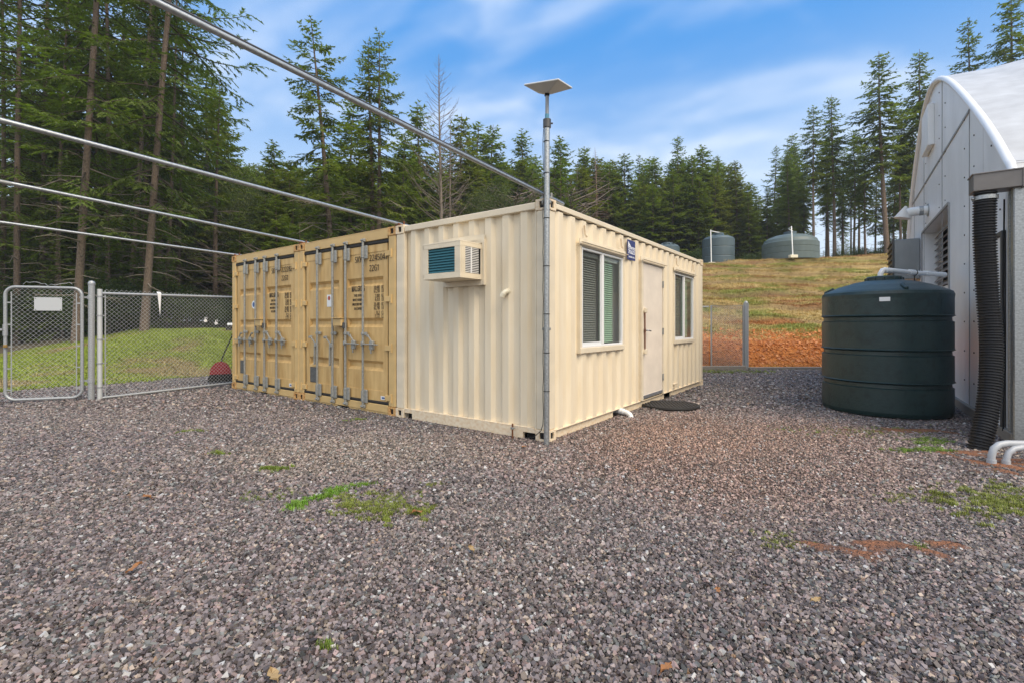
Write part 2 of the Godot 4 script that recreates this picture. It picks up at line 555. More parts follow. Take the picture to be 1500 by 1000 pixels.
func yard_tone(x: float, d: float) -> Color:       # how the stones differ in colour from place to place
	var a := hn.get_noise_2d(x * 5.0, d * 5.0) * 0.5 + 0.5
	var c := Color(0.160, 0.134, 0.132)
	c = c.lerp(Color(0.175, 0.146, 0.136), ss(0.4, 0.8, a))
	var worn := ss(1.25, 0.2, sqrt(pow((x - 1.9) / 2.3, 2.0) + pow((d - 5.2) / 2.1, 2.0)) + (a - 0.5) * 0.9)
	c = c.lerp(Color(0.35, 0.225, 0.17), worn * 0.95)
	var worn2 := ss(1.2, 0.2, sqrt(pow((x + 1.7) / 1.6, 2.0) + pow((d - 4.6) / 0.8, 2.0)) + (a - 0.5))
	c = c.lerp(Color(0.25, 0.205, 0.165), worn2 * 0.6)
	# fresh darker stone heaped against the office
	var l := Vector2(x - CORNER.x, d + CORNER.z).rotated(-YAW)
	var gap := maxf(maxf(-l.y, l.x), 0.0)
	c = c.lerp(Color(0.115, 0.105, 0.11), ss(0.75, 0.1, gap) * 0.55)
	return c

func in_yard(x: float, d: float) -> bool:
	return bank_q(x, d) < 0.25 + hn2.get_noise_2d(x * 20.0, d * 20.0) * 0.3 and d < edge_d(x) - 0.1

func under_building(x: float, d: float) -> bool:
	var l := Vector2(x - CORNER.x, d + CORNER.z).rotated(-YAW)      # x along the fronts, y away
	if l.x < -0.03 and l.x > -7.3 and l.y > 0.05 and l.y < 6.0:
		return true
	var g := Vector2(x - GX, d - GD)
	var along := g.dot(Vector2(0.566, 0.824))
	var deep := g.dot(Vector2(0.824, -0.566))
	return along > 0.02 and deep > 0.02

func make_yard() -> Node3D:
	var v := PackedVector3Array()
	var c := PackedColorArray()
	var idx := PackedInt32Array()
	var step := 0.1
	var x0 := -13.0
	var d0 := -4.0
	var nx := 271
	var nd := 182
	var ok := PackedByteArray()
	for j in nd:
		for i in nx:
			var x := x0 + i * step
			var d := d0 + j * step
			var e: float = maxf(bank_q(x, d) - 0.45, d - edge_d(x))
			var h := -0.012 + hn2.get_noise_2d(x * 25.0, d * 25.0) * 0.012 - ss(-0.3, 0.3, e) * 0.12 + maxf(0.0, hgt(x, d))
			var k := dirt_at(x, d)
			h += k * 0.022
			v.push_back(Vector3(x, h, -d))
			ok.push_back(1 if e < 0.35 else 0)
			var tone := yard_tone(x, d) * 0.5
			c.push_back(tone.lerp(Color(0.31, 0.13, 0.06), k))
	for j in nd - 1:
		for i in nx - 1:
			var p := j * nx + i
			if ok[p] and ok[p + 1] and ok[p + nx] and ok[p + nx + 1]:
				idx.append_array([p, p + nx, p + 1, p + 1, p + nx, p + nx + 1])
	return sheet("gravel_yard", v, c, idx, M.gravel, "purple-grey crushed stone yard in front of the containers")

func stone_mesh(sd: int) -> ArrayMesh:
	var r := RandomNumberGenerator.new()
	r.seed = sd
	var b := MB.new()
	var p := []
	for i in 8:
		var s := Vector3(1 if i & 1 else -1, 1 if i & 2 else -1, 1 if i & 4 else -1)
		p.append(Vector3(s.x * r.randf_range(0.25, 0.62), s.y * r.randf_range(0.16, 0.36), s.z * r.randf_range(0.2, 0.5)))
	for q in [[0, 1, 3, 2], [4, 6, 7, 5], [0, 4, 5, 1], [2, 3, 7, 6], [0, 2, 6, 4], [1, 5, 7, 3]]:
		if r.randf() < 0.5:
			b.tri(p[q[0]], p[q[2]], p[q[1]]); b.tri(p[q[0]], p[q[3]], p[q[2]])
		else:
			b.tri(p[q[0]], p[q[3]], p[q[1]]); b.tri(p[q[1]], p[q[3]], p[q[2]])
	return b.done()

func stone_colour(base: Color) -> Color:
	var r := rng.randf()
	var k := 0.30 + 1.55 * pow(rng.randf(), 1.35)
	var c := base * k
	if r < 0.10:
		c = base.lerp(Color(0.135, 0.15, 0.14), 0.7) * k          # greenish grey
	elif r < 0.24:
		c = base.lerp(Color(0.21, 0.14, 0.13), 0.6) * k           # reddish
	elif r < 0.34:
		c = base.lerp(Color(0.30, 0.24, 0.18), 0.6) * k           # tan
	elif r < 0.368:
		c = Color(0.46, 0.45, 0.44) * rng.randf_range(0.7, 1.15)   # pale quartz
	elif r < 0.370:
		c = Color(0.28, 0.18, 0.11)
	return Color(c.r, c.g, c.b)

func scatter(parent: Node, called: String, meshes: Array, places: Array, m: Material, label := "", rand_kind := "stuff") -> void:
	for k in meshes.size():
		var mm := MultiMesh.new()
		mm.transform_format = MultiMesh.TRANSFORM_3D
		mm.use_colors = true
		mm.mesh = meshes[k]
		var n := (places.size() / 2 - k + meshes.size() - 1) / meshes.size()
		mm.instance_count = n
		for i in n:
			var s := (i * meshes.size() + k) * 2
			mm.set_instance_transform(i, places[s])
			mm.set_instance_color(i, places[s + 1])
		var o := MultiMeshInstance3D.new()
		o.name = numbered(called) if parent == self else called
		o.multimesh = mm
		o.material_override = m
		parent.add_child(o, true)
		o.set_meta("kind", rand_kind)
		if label:
			o.set_meta("label", label)

func random_basis() -> Basis:
	return Basis.from_euler(Vector3(rng.randf_range(-0.75, 0.75), rng.randf() * TAU, rng.randf_range(-0.75, 0.75)))

func make_gravel(yard: Node3D) -> void:
	var stones := []
	for k in 7:
		stones.append(stone_mesh(100 + k))
	var places := []
	# zones: [d from, d to, grid step, stone size]
	for z in [[0.8, 3.4, 0.0126, 0.0186], [3.4, 7.0, 0.0172, 0.0235], [7.0, 13.6, 0.032, 0.035]]:
		var d: float = z[0]
		while d < z[1]:
			var half: float = d * 1.12 + 1.7
			var x := -half
			while x < minf(half, 8.5):
				var px: float = x + rng.randf_range(-0.6, 0.6) * z[2]
				var pd: float = d + rng.randf_range(-0.6, 0.6) * z[2]
				x += z[2]
				if not in_yard(px, pd) or under_building(px, pd):
					continue
				var k := dirt_at(px, pd)
				if rng.randf() < k * 0.7:
					continue
				var s: float = z[3] * (0.55 + 0.75 * pow(rng.randf(), 1.6)) * (1.0 + (0.35 if rng.randf() < 0.06 else 0.0))
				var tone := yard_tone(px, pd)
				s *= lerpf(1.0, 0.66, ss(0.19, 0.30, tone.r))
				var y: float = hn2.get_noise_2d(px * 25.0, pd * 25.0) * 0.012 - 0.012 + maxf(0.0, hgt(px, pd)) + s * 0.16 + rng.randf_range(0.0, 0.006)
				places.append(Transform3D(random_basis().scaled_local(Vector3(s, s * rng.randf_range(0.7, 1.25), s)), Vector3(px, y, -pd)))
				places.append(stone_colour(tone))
			d += z[2]
	scatter(yard, "loose_stones", stones, places, M.stone)

func tuft_mesh(sd: int, n: int, length: float, lean: float, width: float) -> ArrayMesh:
	var r := RandomNumberGenerator.new()
	r.seed = sd
	var b := MB.new()
	for i in n:
		var a := r.randf() * TAU
		var o := Vector3(r.randf_range(-1, 1), 0, r.randf_range(-1, 1)) * length * 0.45
		var side := Vector3(cos(a), 0, sin(a)) * width * 0.5
		var out := Vector3(-sin(a), 0, cos(a)) * lean * r.randf_range(0.2, 1.0)
		var h := length * r.randf_range(0.5, 1.0)
		var mid := o + Vector3.UP * h * 0.6 + out * h * 0.4
		var tip := o + Vector3.UP * h + out * h * 1.1
		b.quad(o - side, o + side, mid + side * 0.7, mid - side * 0.7)
		b.tri(mid - side * 0.7, mid + side * 0.7, tip)
	return b.done()

func make_grass() -> void:
	# the dry slope on the right
	var tufts := [tuft_mesh(1, 7, 0.13, 0.9, 0.016), tuft_mesh(2, 7, 0.10, 1.3, 0.018), tuft_mesh(3, 6, 0.17, 0.8, 0.014)]
	var places := []
	for i in 170000:
		var x := rng.randf_range(1.0, 26.0)
		var d := 13.4 + 22.0 * pow(rng.randf(), 1.25)
		var e := edge_d(x)
		if d < e - 0.05 or x > d * 1.12:
			continue
		var k := ss(e + 2.0, e + 0.8, d)
		var a := hn.get_noise_2d(x * 6.0, d * 9.0) * 0.5 + 0.5
		if d > e + 0.4 and rng.randf() < k * 0.97:
			continue
		if rng.randf() < ss(0.55, 0.3, a) * 0.5:
			continue
		if d > e + 2.0 and fposmod(terrace(x, d), 1.0) < 0.13 and rng.randf() < 0.8:
			continue
		var s := rng.randf_range(0.5, 1.15) * (0.55 if d < e + 0.4 else 1.0)
		var c := grass_tone(x, d) * rng.randf_range(0.75, 1.35)
		places.append(Transform3D(Basis(Vector3.UP, rng.randf() * TAU).scaled_local(Vector3(s, s * rng.randf_range(0.4, 0.9), s)), ground(x, d) - Vector3(0, 0.015, 0)))
		places.append(Color(c.r, c.g, c.b))
	scatter(self, "dry_grass", tufts, places, M.blade, "dry yellow and green grass on the slope below the tanks")
	# clods on the bare orange bank
	places = []
	for i in 11000:
		var x := rng.randf_range(1.5, 15.0)
		var e := edge_d(x)
		var d := e + 0.1 + 2.1 * pow(rng.randf(), 1.3)
		var s := rng.randf_range(0.03, 0.11) * (1.0 if rng.randf() < 0.3 else 0.5)
		var c := Color(0.66, 0.26, 0.065).lerp(Color(0.50, 0.175, 0.045), rng.randf()) * rng.randf_range(0.8, 1.15)
		places.append(Transform3D(random_basis().scaled_local(Vector3(s, s, s)), ground(x, d)))
		places.append(Color(c.r, c.g, c.b))
	scatter(self, "earth_clods", [stone_mesh(201), stone_mesh(202), stone_mesh(203)], places, M.stone, "orange clods of earth on the bare foot of the slope")
	# the green bank behind the fence
	places = []
	for i in 150000:
		var x := rng.randf_range(-23.0, -4.5)
		var d := rng.randf_range(7.0, 21.0)
		var q := bank_q(x, d)
		if q < 0.15 + hn2.get_noise_2d(x * 20.0, d * 20.0) * 0.3 or q > 12.5:
			continue
		var a := hn.get_noise_2d(x * 7.0 + 50.0, d * 7.0) * 0.5 + 0.5
		var dead := ss(0.42, 0.66, a + 0.34 * ss(2.6, 1.2, q) * ss(0.1, 1.0, q) - 0.15)
		var c := Color(0.27, 0.335, 0.035).lerp(Color(0.36, 0.28, 0.13), dead) * rng.randf_range(0.65, 1.35)
		var s := rng.randf_range(0.5, 1.1)
		places.append(Transform3D(Basis(Vector3.UP, rng.randf() * TAU).scaled_local(Vector3(s, s * rng.randf_range(0.5, 0.9), s)), ground(x, d) - Vector3(0, 0.015, 0)))
		places.append(Color(c.r, c.g, c.b))
	scatter(self, "bank_grass", [tuft_mesh(4, 9, 0.085, 0.8, 0.014), tuft_mesh(5, 9, 0.11, 1.0, 0.012)], places, M.blade, "bright green grass on the bank behind the wire fence")
	# little lawns among the stones: [x, d, rx, rd, turn, count, height, green]
	var blades := [tuft_mesh(6, 10, 0.05, 0.7, 0.006), tuft_mesh(7, 10, 0.065, 0.8, 0.006)]
	var lawns := [
		[-1.36, 3.48, 0.27, 0.06, 0.95, 430, 0.62, Color(0.13, 0.30, 0.015), "bright green grass strip in the gravel left of the mossy patch"],
		[-0.90, 3.30, 0.27, 0.17, -0.35, 1500, 0.5, Color(0.185, 0.24, 0.03), "olive mossy grass patch in the gravel in front of the containers"],
		[-2.05, 4.13, 0.10, 0.05, 0.0, 160, 0.55, Color(0.15, 0.24, 0.02), "small round grass tuft in the gravel beyond the two patches"],
		[-1.72, 3.50, 0.24, 0.10, 0.0, 110, 0.4, Color(0.15, 0.22, 0.03), "sparse weeds in the gravel beside the bright green strip"],
		[-3.75, 5.60, 0.11, 0.06, 0.0, 90, 0.6, Color(0.15, 0.22, 0.02), "small weed tuft in the gravel in front of the left container"],
		[-2.85, 4.65, 0.08, 0.05, 0.0, 70, 0.5, Color(0.15, 0.22, 0.02), "small weed tuft in the open gravel left of centre"],
		[-0.62, 3.72, 0.09, 0.06, 0.0, 80, 0.4, Color(0.19, 0.23, 0.03), "thin weed tuft right of the mossy patch"],
		[3.75, 3.36, 0.62, 0.24, 0.15, 2600, 0.6, Color(0.20, 0.245, 0.035), "mossy grass patch at the right edge of the gravel"],
		[2.85, 3.45, 0.22, 0.06, 0.0, 120, 0.4, Color(0.2, 0.24, 0.03), "thin line of weeds left of the right-hand grass patch"],
		[4.05, 4.75, 0.30, 0.07, 0.1, 300, 0.6, Color(0.13, 0.25, 0.02), "low green weeds in front of the black hose"],
		[4.45, 5.10, 0.22, 0.10, 0.4, 260, 0.6, Color(0.13, 0.25, 0.02), "green weeds beside the foot of the black hose"],
		[4.2, 5.6, 0.8, 0.22, 0.0, 240, 0.5, Color(0.15, 0.22, 0.03), "scattered weeds in the gravel in front of the green tank"],
		[1.56, 2.75, 0.12, 0.10, 0.0, 110, 0.4, Color(0.20, 0.25, 0.03), "few yellowish weeds left of the orange dirt patch"],
		[2.28, 2.68, 0.05, 0.03, 0.0, 30, 0.5, Color(0.16, 0.24, 0.03), "tiny weed at the right end of the orange dirt patch"],
		[-0.72, 1.86, 0.03, 0.02, 0.0, 26, 0.5, Color(0.13, 0.22, 0.02), "tiny green weed in the nearest gravel left of centre"],
		[4.95, 12.75, 1.5, 0.35, 0.0, 900, 1.0, Color(0.17, 0.24, 0.03), "low grass fringe in front of the far wire gate"],
		[-2.05, 6.28, 0.12, 0.04, 0.5, 60, 0.6, Color(0.13, 0.22, 0.02), "weed tuft against the foot of the tan container"],
	]
	for l in lawns:
		places = []
		var tries := 0
		while places.size() < int(l[5]) * 2 and tries < int(l[5]) * 14:
			tries += 1
			var x: float = l[0] + rng.randf_range(-1.4, 1.4) * maxf(l[2], l[3])
			var d: float = l[1] + rng.randf_range(-1.4, 1.4) * maxf(l[2], l[3])
			if rng.randf() > patch(x, d, l[0], l[1], l[2], l[3], l[4]):
				continue
			if under_building(x, d):
				continue
			var s: float = l[6] * rng.randf_range(0.6, 1.3)
			var g: Color = l[7]
			g = g.lerp(Color(0.28, 0.25, 0.08), rng.randf() * 0.35) * rng.randf_range(0.7, 1.3)
			places.append(Transform3D(Basis(Vector3.UP, rng.randf() * TAU).scaled_local(Vector3(s, s, s)), Vector3(x, maxf(0.0, hgt(x, d)) - 0.006, -d)))
			places.append(Color(g.r, g.g, g.b))
		scatter(self, "grass_patch", [blades[0] if l[5] % 2 == 0 else blades[1]], places, M.blade, l[8])

# ---------------------------------------------------------------- containers
const CW := 2.436      # width
const CH := 2.591      # height
const CL := 6.058      # length

# a corrugated sheet in the plane z = 0 (ribs stand out towards +z), from x0 to x1, leaving openings [x0, x1, y0, y1] free
func corrugated(b: MB, x0: float, x1: float, y0: float, y1: float, period: float, depth: float, openings := [], start := 0.0) -> void:
	var ks: Array[float] = []
	var fr := [0.0, 0.34, 0.50, 0.84]
	var k := floorf((x0 - start) / period) - 1
	while start + k * period < x1:
		for f in fr:
			var x: float = start + (k + f) * period
			if x > x0 and x < x1:
				ks.append(x)
		k += 1
	ks.append(x0); ks.append(x1)
	for o in openings:
		ks.append(o[0]); ks.append(o[1])
	ks.sort()
	var prof := func(x: float) -> float:
		var p := fposmod((x - start) / period, 1.0)
		if p < 0.34: return 0.0
		if p < 0.50: return -depth * (p - 0.34) / 0.16
		if p < 0.84: return -depth
		return -depth * (1.0 - (p - 0.84) / 0.16)
	for i in ks.size() - 1:
		var a := ks[i]
		var e := ks[i + 1]
		if e - a < 1e-4:
			continue
		var za: float = prof.call(a + 1e-5)
		var ze: float = prof.call(e - 1e-5)
		var bands := [[y0, y1]]
		for o in openings:
			if a > o[0] - 1e-4 and e < o[1] + 1e-4:
				bands = []
				if o[2] > y0: bands.append([y0, o[2]])
				if o[3] < y1: bands.append([o[3], y1])
		for w in bands:
			b.quad(Vector3(a, w[0], za), Vector3(e, w[0], ze), Vector3(e, w[1], ze), Vector3(a, w[1], za))

# Local axes of every container: x from -CW to 0 along its front, y up, z 0 at the front and -CL at the back
func container_shell(t: Node3D, body: Material, frame: Material, corner: Material, open_front: bool, right_openings := [], front_openings := []) -> void:
	# corner posts and castings
	for sx in [0, 1]:
		for sz in [0, 1]:
			var x: float = -0.075 if sx == 0 else -CW + 0.075
			var z: float = -0.08 if sz == 0 else -CL + 0.08
			var p := MB.new()
			p.box(Vector3(x, CH * 0.5, z), Vector3(0.148, CH - 0.236, 0.158), 0.012)
			if sz == 0 and not open_front:
				p.box(Vector3(x + (-0.082 if sx == 0 else 0.082), CH * 0.5, z + 0.052), Vector3(0.02, CH - 0.24, 0.05), 0.004)
			obj("corner_post", p, frame, t)
			for sy in [0, 1]:
				var c := MB.new()
				var y: float = 0.059 if sy == 0 else CH - 0.059
				casting(c, Vector3(x, y, z), -1.0 if sx == 1 else 1.0, 1.0 if sz == 0 else -1.0)
				obj("corner_casting", c, corner, t)
	# long walls
	var w := MB.new()
	corrugated(w, -CL + 0.16, -0.16, 0.10, CH - 0.10, 0.278, 0.036, [], -0.20)
	var wl := obj("side_wall", w, body, t)
	wl.position = Vector3(-CW + 0.02, 0, -CL)
	wl.rotation.y = -PI / 2
	var w2 := MB.new()
	corrugated(w2, 0.16, CL - 0.16, 0.10, CH - 0.10, 0.278, 0.036, right_openings, 0.245)
	var wr := obj("side_wall", w2, body, t)
	wr.position = Vector3(-0.012, 0, 0)
	wr.rotation.y = PI / 2
	var w3 := MB.new()
	corrugated(w3, 0.16, CW - 0.16, 0.15, CH - 0.10, 0.256, 0.036, [], 0.1)
	var wb := obj("end_wall", w3, body, t)
	wb.position = Vector3(0, 0, -CL + 0.03)
	wb.rotation.y = PI
	if not open_front:
		var w4 := MB.new()
		corrugated(w4, -CW + 0.15, -0.15, 0.12, CH - 0.09, 0.256, 0.042, front_openings, -CW + 0.275)
		var wf := obj("end_wall", w4, body, t)
		wf.position = Vector3(0, 0, -0.022)
	var rf := MB.new()
	corrugated(rf, 0.06, CL - 0.06, 0.05, CW - 0.05, 0.209, 0.02, [], 0.1)
	var r := obj("roof", rf, body, t)
	r.position = Vector3(-CW, CH - 0.012, 0)
	r.basis = Basis(Vector3(0, 0, -1), Vector3(1, 0, 0), Vector3(0, 1, 0)) * Basis.IDENTITY
	var fl := MB.new()
	fl.box(Vector3(-CW / 2, 0.11, -CL / 2), Vector3(CW - 0.1, 0.03, CL - 0.1))
	obj("floor", fl, M.wood, t)
	# rails
	var tr := MB.new()
	for x in [-0.032, -CW + 0.032]:
		tr.box(Vector3(x, CH - 0.055, -CL / 2), Vector3(0.062, 0.062, CL - 0.345), 0.006)
	tr.box(Vector3(-CW / 2, CH - 0.055, -CL + 0.032), Vector3(CW - 0.345, 0.062, 0.062), 0.006)
	if not open_front:
		tr.box(Vector3(-CW / 2, CH - 0.060, -0.034), Vector3(CW - 0.330, 0.076, 0.064), 0.006)
	objs("top_rail", tr, frame, t)
	var br := MB.new()
	br.box(Vector3(-CW + 0.05, 0.07, -CL / 2), Vector3(0.06, 0.14, CL - 0.33))
	br.box(Vector3(-CW / 2, 0.07, -CL + 0.05), Vector3(CW - 0.33, 0.14, 0.06))
	if open_front:
		br.box(Vector3(-0.05, 0.07, -CL / 2), Vector3(0.06, 0.14, CL - 0.33))
	objs("bottom_rail", br, frame, t)

func casting(b: MB, p: Vector3, sx: float, sz: float) -> void:
	# a hollow corner block: four slabs round an oval hole on the two outer faces, a dark core behind
	var s := Vector3(0.166, 0.118, 0.166)
	b.tinted = false
	var hx := 0.032
	var hy := 0.036
	var o := Vector3(p.x, p.y, p.z)
	# core
	b.box(o - Vector3(sx * 0.012, 0, sz * 0.012), Vector3(s.x - 0.026, s.y, s.z - 0.026), 0.0)
	for f in 2:
		var bas := Basis() if f == 0 else Basis(Vector3(0, 0, -1), Vector3.UP, Vector3(1, 0, 0))
		var n := Vector3(0, 0, sz) if f == 0 else Vector3(sx, 0, 0)
		var c := o + n * (0.083 - 0.012)
		var wdt: float = s.x
		var side := bas * Vector3.RIGHT
		for k in [-1, 1]:
			b.box(c + side * k * (wdt * 0.25 + hx * 0.5), Vector3(wdt * 0.5 - hx, s.y, 0.025) if f == 0 else Vector3(0.025, s.y, wdt * 0.5 - hx - 0.003), 0.004)
			b.box(c + Vector3.UP * k * (s.y * 0.25 + hy * 0.5), Vector3(hx * 2, s.y * 0.5 - hy, 0.0246) if f == 0 else Vector3(0.0246, s.y * 0.5 - hy, hx * 2), 0.0)

func casting_holes(t: Node3D, m: Material) -> void:
	for sx in [0, 1]:
		for sy in [0, 1]:
			var x: float = -0.075 if sx == 0 else -CW + 0.075
			var y: float = 0.059 if sy == 0 else CH - 0.059
			var h := MB.new()
			h.box(Vector3(x, y, -0.0185), Vector3(0.060, 0.070, 0.006))
			if sx == 0:
				h.box(Vector3(-0.0135, y, -0.083), Vector3(0.006, 0.070, 0.060))
			objs("casting_hole", h, m, t)

# a door leaf with three pressed troughs; x0..x1, y0..y1 at z
func door_leaf(b: MB, x0: float, x1: float, y0: float, y1: float, z: float, troughs: Array) -> void:
	var inset := 0.10
	var dep := 0.04
	var xa := x0 + inset
	var xb := x1 - inset
	var ys := [y0]
	b.quad(Vector3(x0, y0, z), Vector3(xa, y0, z), Vector3(xa, y1, z), Vector3(x0, y1, z))
	b.quad(Vector3(xb, y0, z), Vector3(x1, y0, z), Vector3(x1, y1, z), Vector3(xb, y1, z))
	var y := y0
	for tr in troughs:
		var a: float = tr[0]
		var e: float = tr[1]
		var sl := 0.042
		b.quad(Vector3(xa, y, z), Vector3(xb, y, z), Vector3(xb, a, z), Vector3(xa, a, z))
		b.quad(Vector3(xa, a, z), Vector3(xb, a, z), Vector3(xb - 0.012, a + sl, z - dep), Vector3(xa + 0.012, a + sl, z - dep))
		b.quad(Vector3(xa + 0.012, a + sl, z - dep), Vector3(xb - 0.012, a + sl, z - dep), Vector3(xb - 0.012, e - sl, z - dep), Vector3(xa + 0.012, e - sl, z - dep))
		b.quad(Vector3(xa + 0.012, e - sl, z - dep), Vector3(xb - 0.012, e - sl, z - dep), Vector3(xb, e, z), Vector3(xa, e, z))
		b.quad(Vector3(xa, a, z), Vector3(xa + 0.012, a + sl, z - dep), Vector3(xa + 0.012, e - sl, z - dep), Vector3(xa, e, z))
		b.quad(Vector3(xb - 0.012, a + sl, z - dep), Vector3(xb, a, z), Vector3(xb, e, z), Vector3(xb - 0.012, e - sl, z - dep))
		y = e
	b.quad(Vector3(xa, y, z), Vector3(xb, y, z), Vector3(xb, y1, z), Vector3(xa, y1, z))
	# thickness
	b.quad(Vector3(x0, y0, z - 0.05), Vector3(x0, y0, z), Vector3(x0, y1, z), Vector3(x0, y1, z - 0.05))
	b.quad(Vector3(x1, y0, z), Vector3(x1, y0, z - 0.05), Vector3(x1, y1, z - 0.05), Vector3(x1, y1, z))
	b.quad(Vector3(x0, y1, z), Vector3(x1, y1, z), Vector3(x1, y1, z - 0.05), Vector3(x0, y1, z - 0.05))
	# welded frame members stand a little proud
	b.box(Vector3((x0 + x1) / 2, y1 - 0.055, z + 0.0035), Vector3(x1 - x0 - 0.01, 0.105, 0.007), 0.003)
	b.box(Vector3((x0 + x1) / 2, y0 + 0.075, z + 0.0035), Vector3(x1 - x0 - 0.01, 0.145, 0.007), 0.003)
	b.box(Vector3(x0 + 0.045, (y0 + y1) / 2, z + 0.002), Vector3(0.085, y1 - y0 - 0.3, 0.004), 0.002)
	b.box(Vector3(x1 - 0.045, (y0 + y1) / 2, z + 0.002), Vector3(0.085, y1 - y0 - 0.3, 0.004), 0.002)

func tan_container(label: String, left: float, serial: String, hanging: bool) -> Node3D:
	var t := thing("shipping_container", label, "shipping container", CORNER + Basis(Vector3.UP, YAW) * Vector3(left, 0, 0), YAW, "tan shipping containers side by side")
	container_shell(t, M.tan, M.tan_plain, M.tan_rust, true)
	casting_holes(t, M.dark)
	var hd := MB.new()
	hd.box(Vector3(-CW / 2, CH - 0.075, -0.05), Vector3(CW - 0.33, 0.145, 0.09), 0.006)
	hd.box(Vector3(-CW / 2, CH - 0.008, -0.052), Vector3(CW - 0.34, 0.012, 0.10), 0.002)
	obj("door_header", hd, M.tan_plain, t)
	var si := MB.new()
	si.box(Vector3(-CW / 2, 0.078, -0.05), Vector3(CW - 0.33, 0.105, 0.09), 0.006)
	si.box(Vector3(-CW / 2 - 0.62, 0.012, -0.055), Vector3(0.95, 0.024, 0.08))
	si.box(Vector3(-CW / 2 + 0.62, 0.012, -0.055), Vector3(0.95, 0.024, 0.08))
	objs("door_sill", si, M.tan_plain, t)
	var ga := MB.new()
	ga.box(Vector3(-CW / 2, 2.413, -0.034), Vector3(CW - 0.26, 0.052, 0.05), 0.012)
	ga.box(Vector3(-CW / 2, 0.152, -0.034), Vector3(CW - 0.26, 0.040, 0.05), 0.012)
	ga.box(Vector3(-CW + 0.168, 1.28, -0.06), Vector3(0.034, 2.22, 0.05))
	ga.box(Vector3(-0.168, 1.28, -0.06), Vector3(0.034, 2.22, 0.05))
	ga.box(Vector3(-1.228, 1.28, -0.055), Vector3(0.026, 2.22, 0.03))
	objs("door_gasket", ga, M.rubber, t)
	var tr := [[0.595, 0.735], [1.208, 1.342], [1.80, 1.930]]
	for k in 2:
		var x0: float = -2.250 if k == 0 else -1.214
		var x1: float = -1.242 if k == 0 else -0.186
		var lf := MB.new()
		door_leaf(lf, x0, x1, 0.172, 2.388, -0.026, tr)
		var door := obj("door", lf, M.tan, t)
		# hinges on the outer edge
		var hx: float = -CW + 0.155 if k == 0 else -0.155
		for y in [0.235, 0.925, 1.60, 2.235]:
			var h := MB.new()
			h.box(Vector3(hx, y, -0.006), Vector3(0.13, 0.075, 0.024), 0.004)
			h.tube([Vector3(hx + (-0.075 if k == 0 else 0.075), y - 0.06, 0.004), Vector3(hx + (-0.075 if k == 0 else 0.075), y + 0.06, 0.004)], 0.014, 8)
			obj("hinge", h, M.tan_plain, door)
		for r in 2:
			var rx: float = [[-1.857, -1.437], [-1.107, -0.682]][k][r]
			var rod := MB.new()
			rod.tube([Vector3(rx, 0.075, 0.022), Vector3(rx, 2.47, 0.022)], 0.0175, 10)
			var rd := obj("lock_rod", rod, M.galv_rod, door)
			var kp := MB.new()
			for y in [0.075, 2.465]:
				kp = MB.new()
				kp.box(Vector3(rx, y, 0.012), Vector3(0.075, 0.05, 0.035), 0.008)
				kp.tube([Vector3(rx - 0.03, y, 0.035), Vector3(rx + 0.03, y, 0.035)], 0.014, 8)
				obj("cam_keeper", kp, M.galv_rod, rd)
			var bk := MB.new()
			for y in [0.22, 2.29]:
				bk = MB.new()
				bk.box(Vector3(rx + 0.03, y, 0.006), Vector3(0.11, 0.19, 0.028), 0.008)
				bk.box(Vector3(rx, y, 0.024), Vector3(0.05, 0.17, 0.042), 0.012)
				obj("rod_bracket", bk, M.galv_rod, rd)
			for y in [1.115]:
				bk = MB.new()
				bk.box(Vector3(rx + 0.022, y, 0.008), Vector3(0.11, 0.05, 0.034), 0.008)
				bk.box(Vector3(rx, y, 0.026), Vector3(0.048, 0.045, 0.036), 0.01)
			obj("rod_bracket", bk, M.galv_rod, rd)
			var hb := MB.new()
			if hanging and k == 0:
				hb.box(Vector3(rx - 0.02, 0.93, 0.03), Vector3(0.07, 0.06, 0.03), 0.008)
				hb.bar(Vector3(rx - 0.045, 0.97, 0.035), Vector3(rx - 0.045, 0.62, 0.04), 0.035, 0.014, Vector3(0, 0, 1), 0.004)
				hb.bar(Vector3(rx - 0.06, 0.95, 0.02), Vector3(rx - 0.17, 1.05, 0.03), 0.022, 0.014, Vector3(0, 0, 1), 0.006)
				hb.box(Vector3(rx - 0.19, 1.055, 0.012), Vector3(0.05, 0.035, 0.025), 0.008)
				hb.tube([Vector3(rx - 0.19, 1.05, 0.02), Vector3(rx - 0.19, 1.05, 0.05)], 0.02, 8)
			else:
				var dirn: float = 1.0 if k == 1 else -1.0
				hb.box(Vector3(rx, 0.972, 0.03), Vector3(0.06, 0.07, 0.04), 0.01)
				hb.bar(Vector3(rx, 0.972, 0.046), Vector3(rx + 0.36 * dirn, 0.968, 0.05), 0.035, 0.014, Vector3(0, 0, 1), 0.004)
				hb.box(Vector3(rx + 0.20 * dirn, 0.955, 0.02), Vector3(0.085, 0.13, 0.05), 0.012)
				hb.bar(Vector3(rx + 0.22 * dirn, 1.0, 0.03), Vector3(rx + 0.13 * dirn, 1.095, 0.035), 0.022, 0.014, Vector3(0, 0, 1), 0.004)
				hb.tube([Vector3(rx + 0.12 * dirn, 1.09, 0.015), Vector3(rx + 0.12 * dirn, 1.09, 0.04)], 0.019, 8)
				hb.tube([Vector3(rx + 0.2 * dirn, 0.90, 0.035), Vector3(rx + 0.2 * dirn, 0.84, 0.035)], 0.012, 6)
			obj("handle", hb, M.galv_rod, rd)
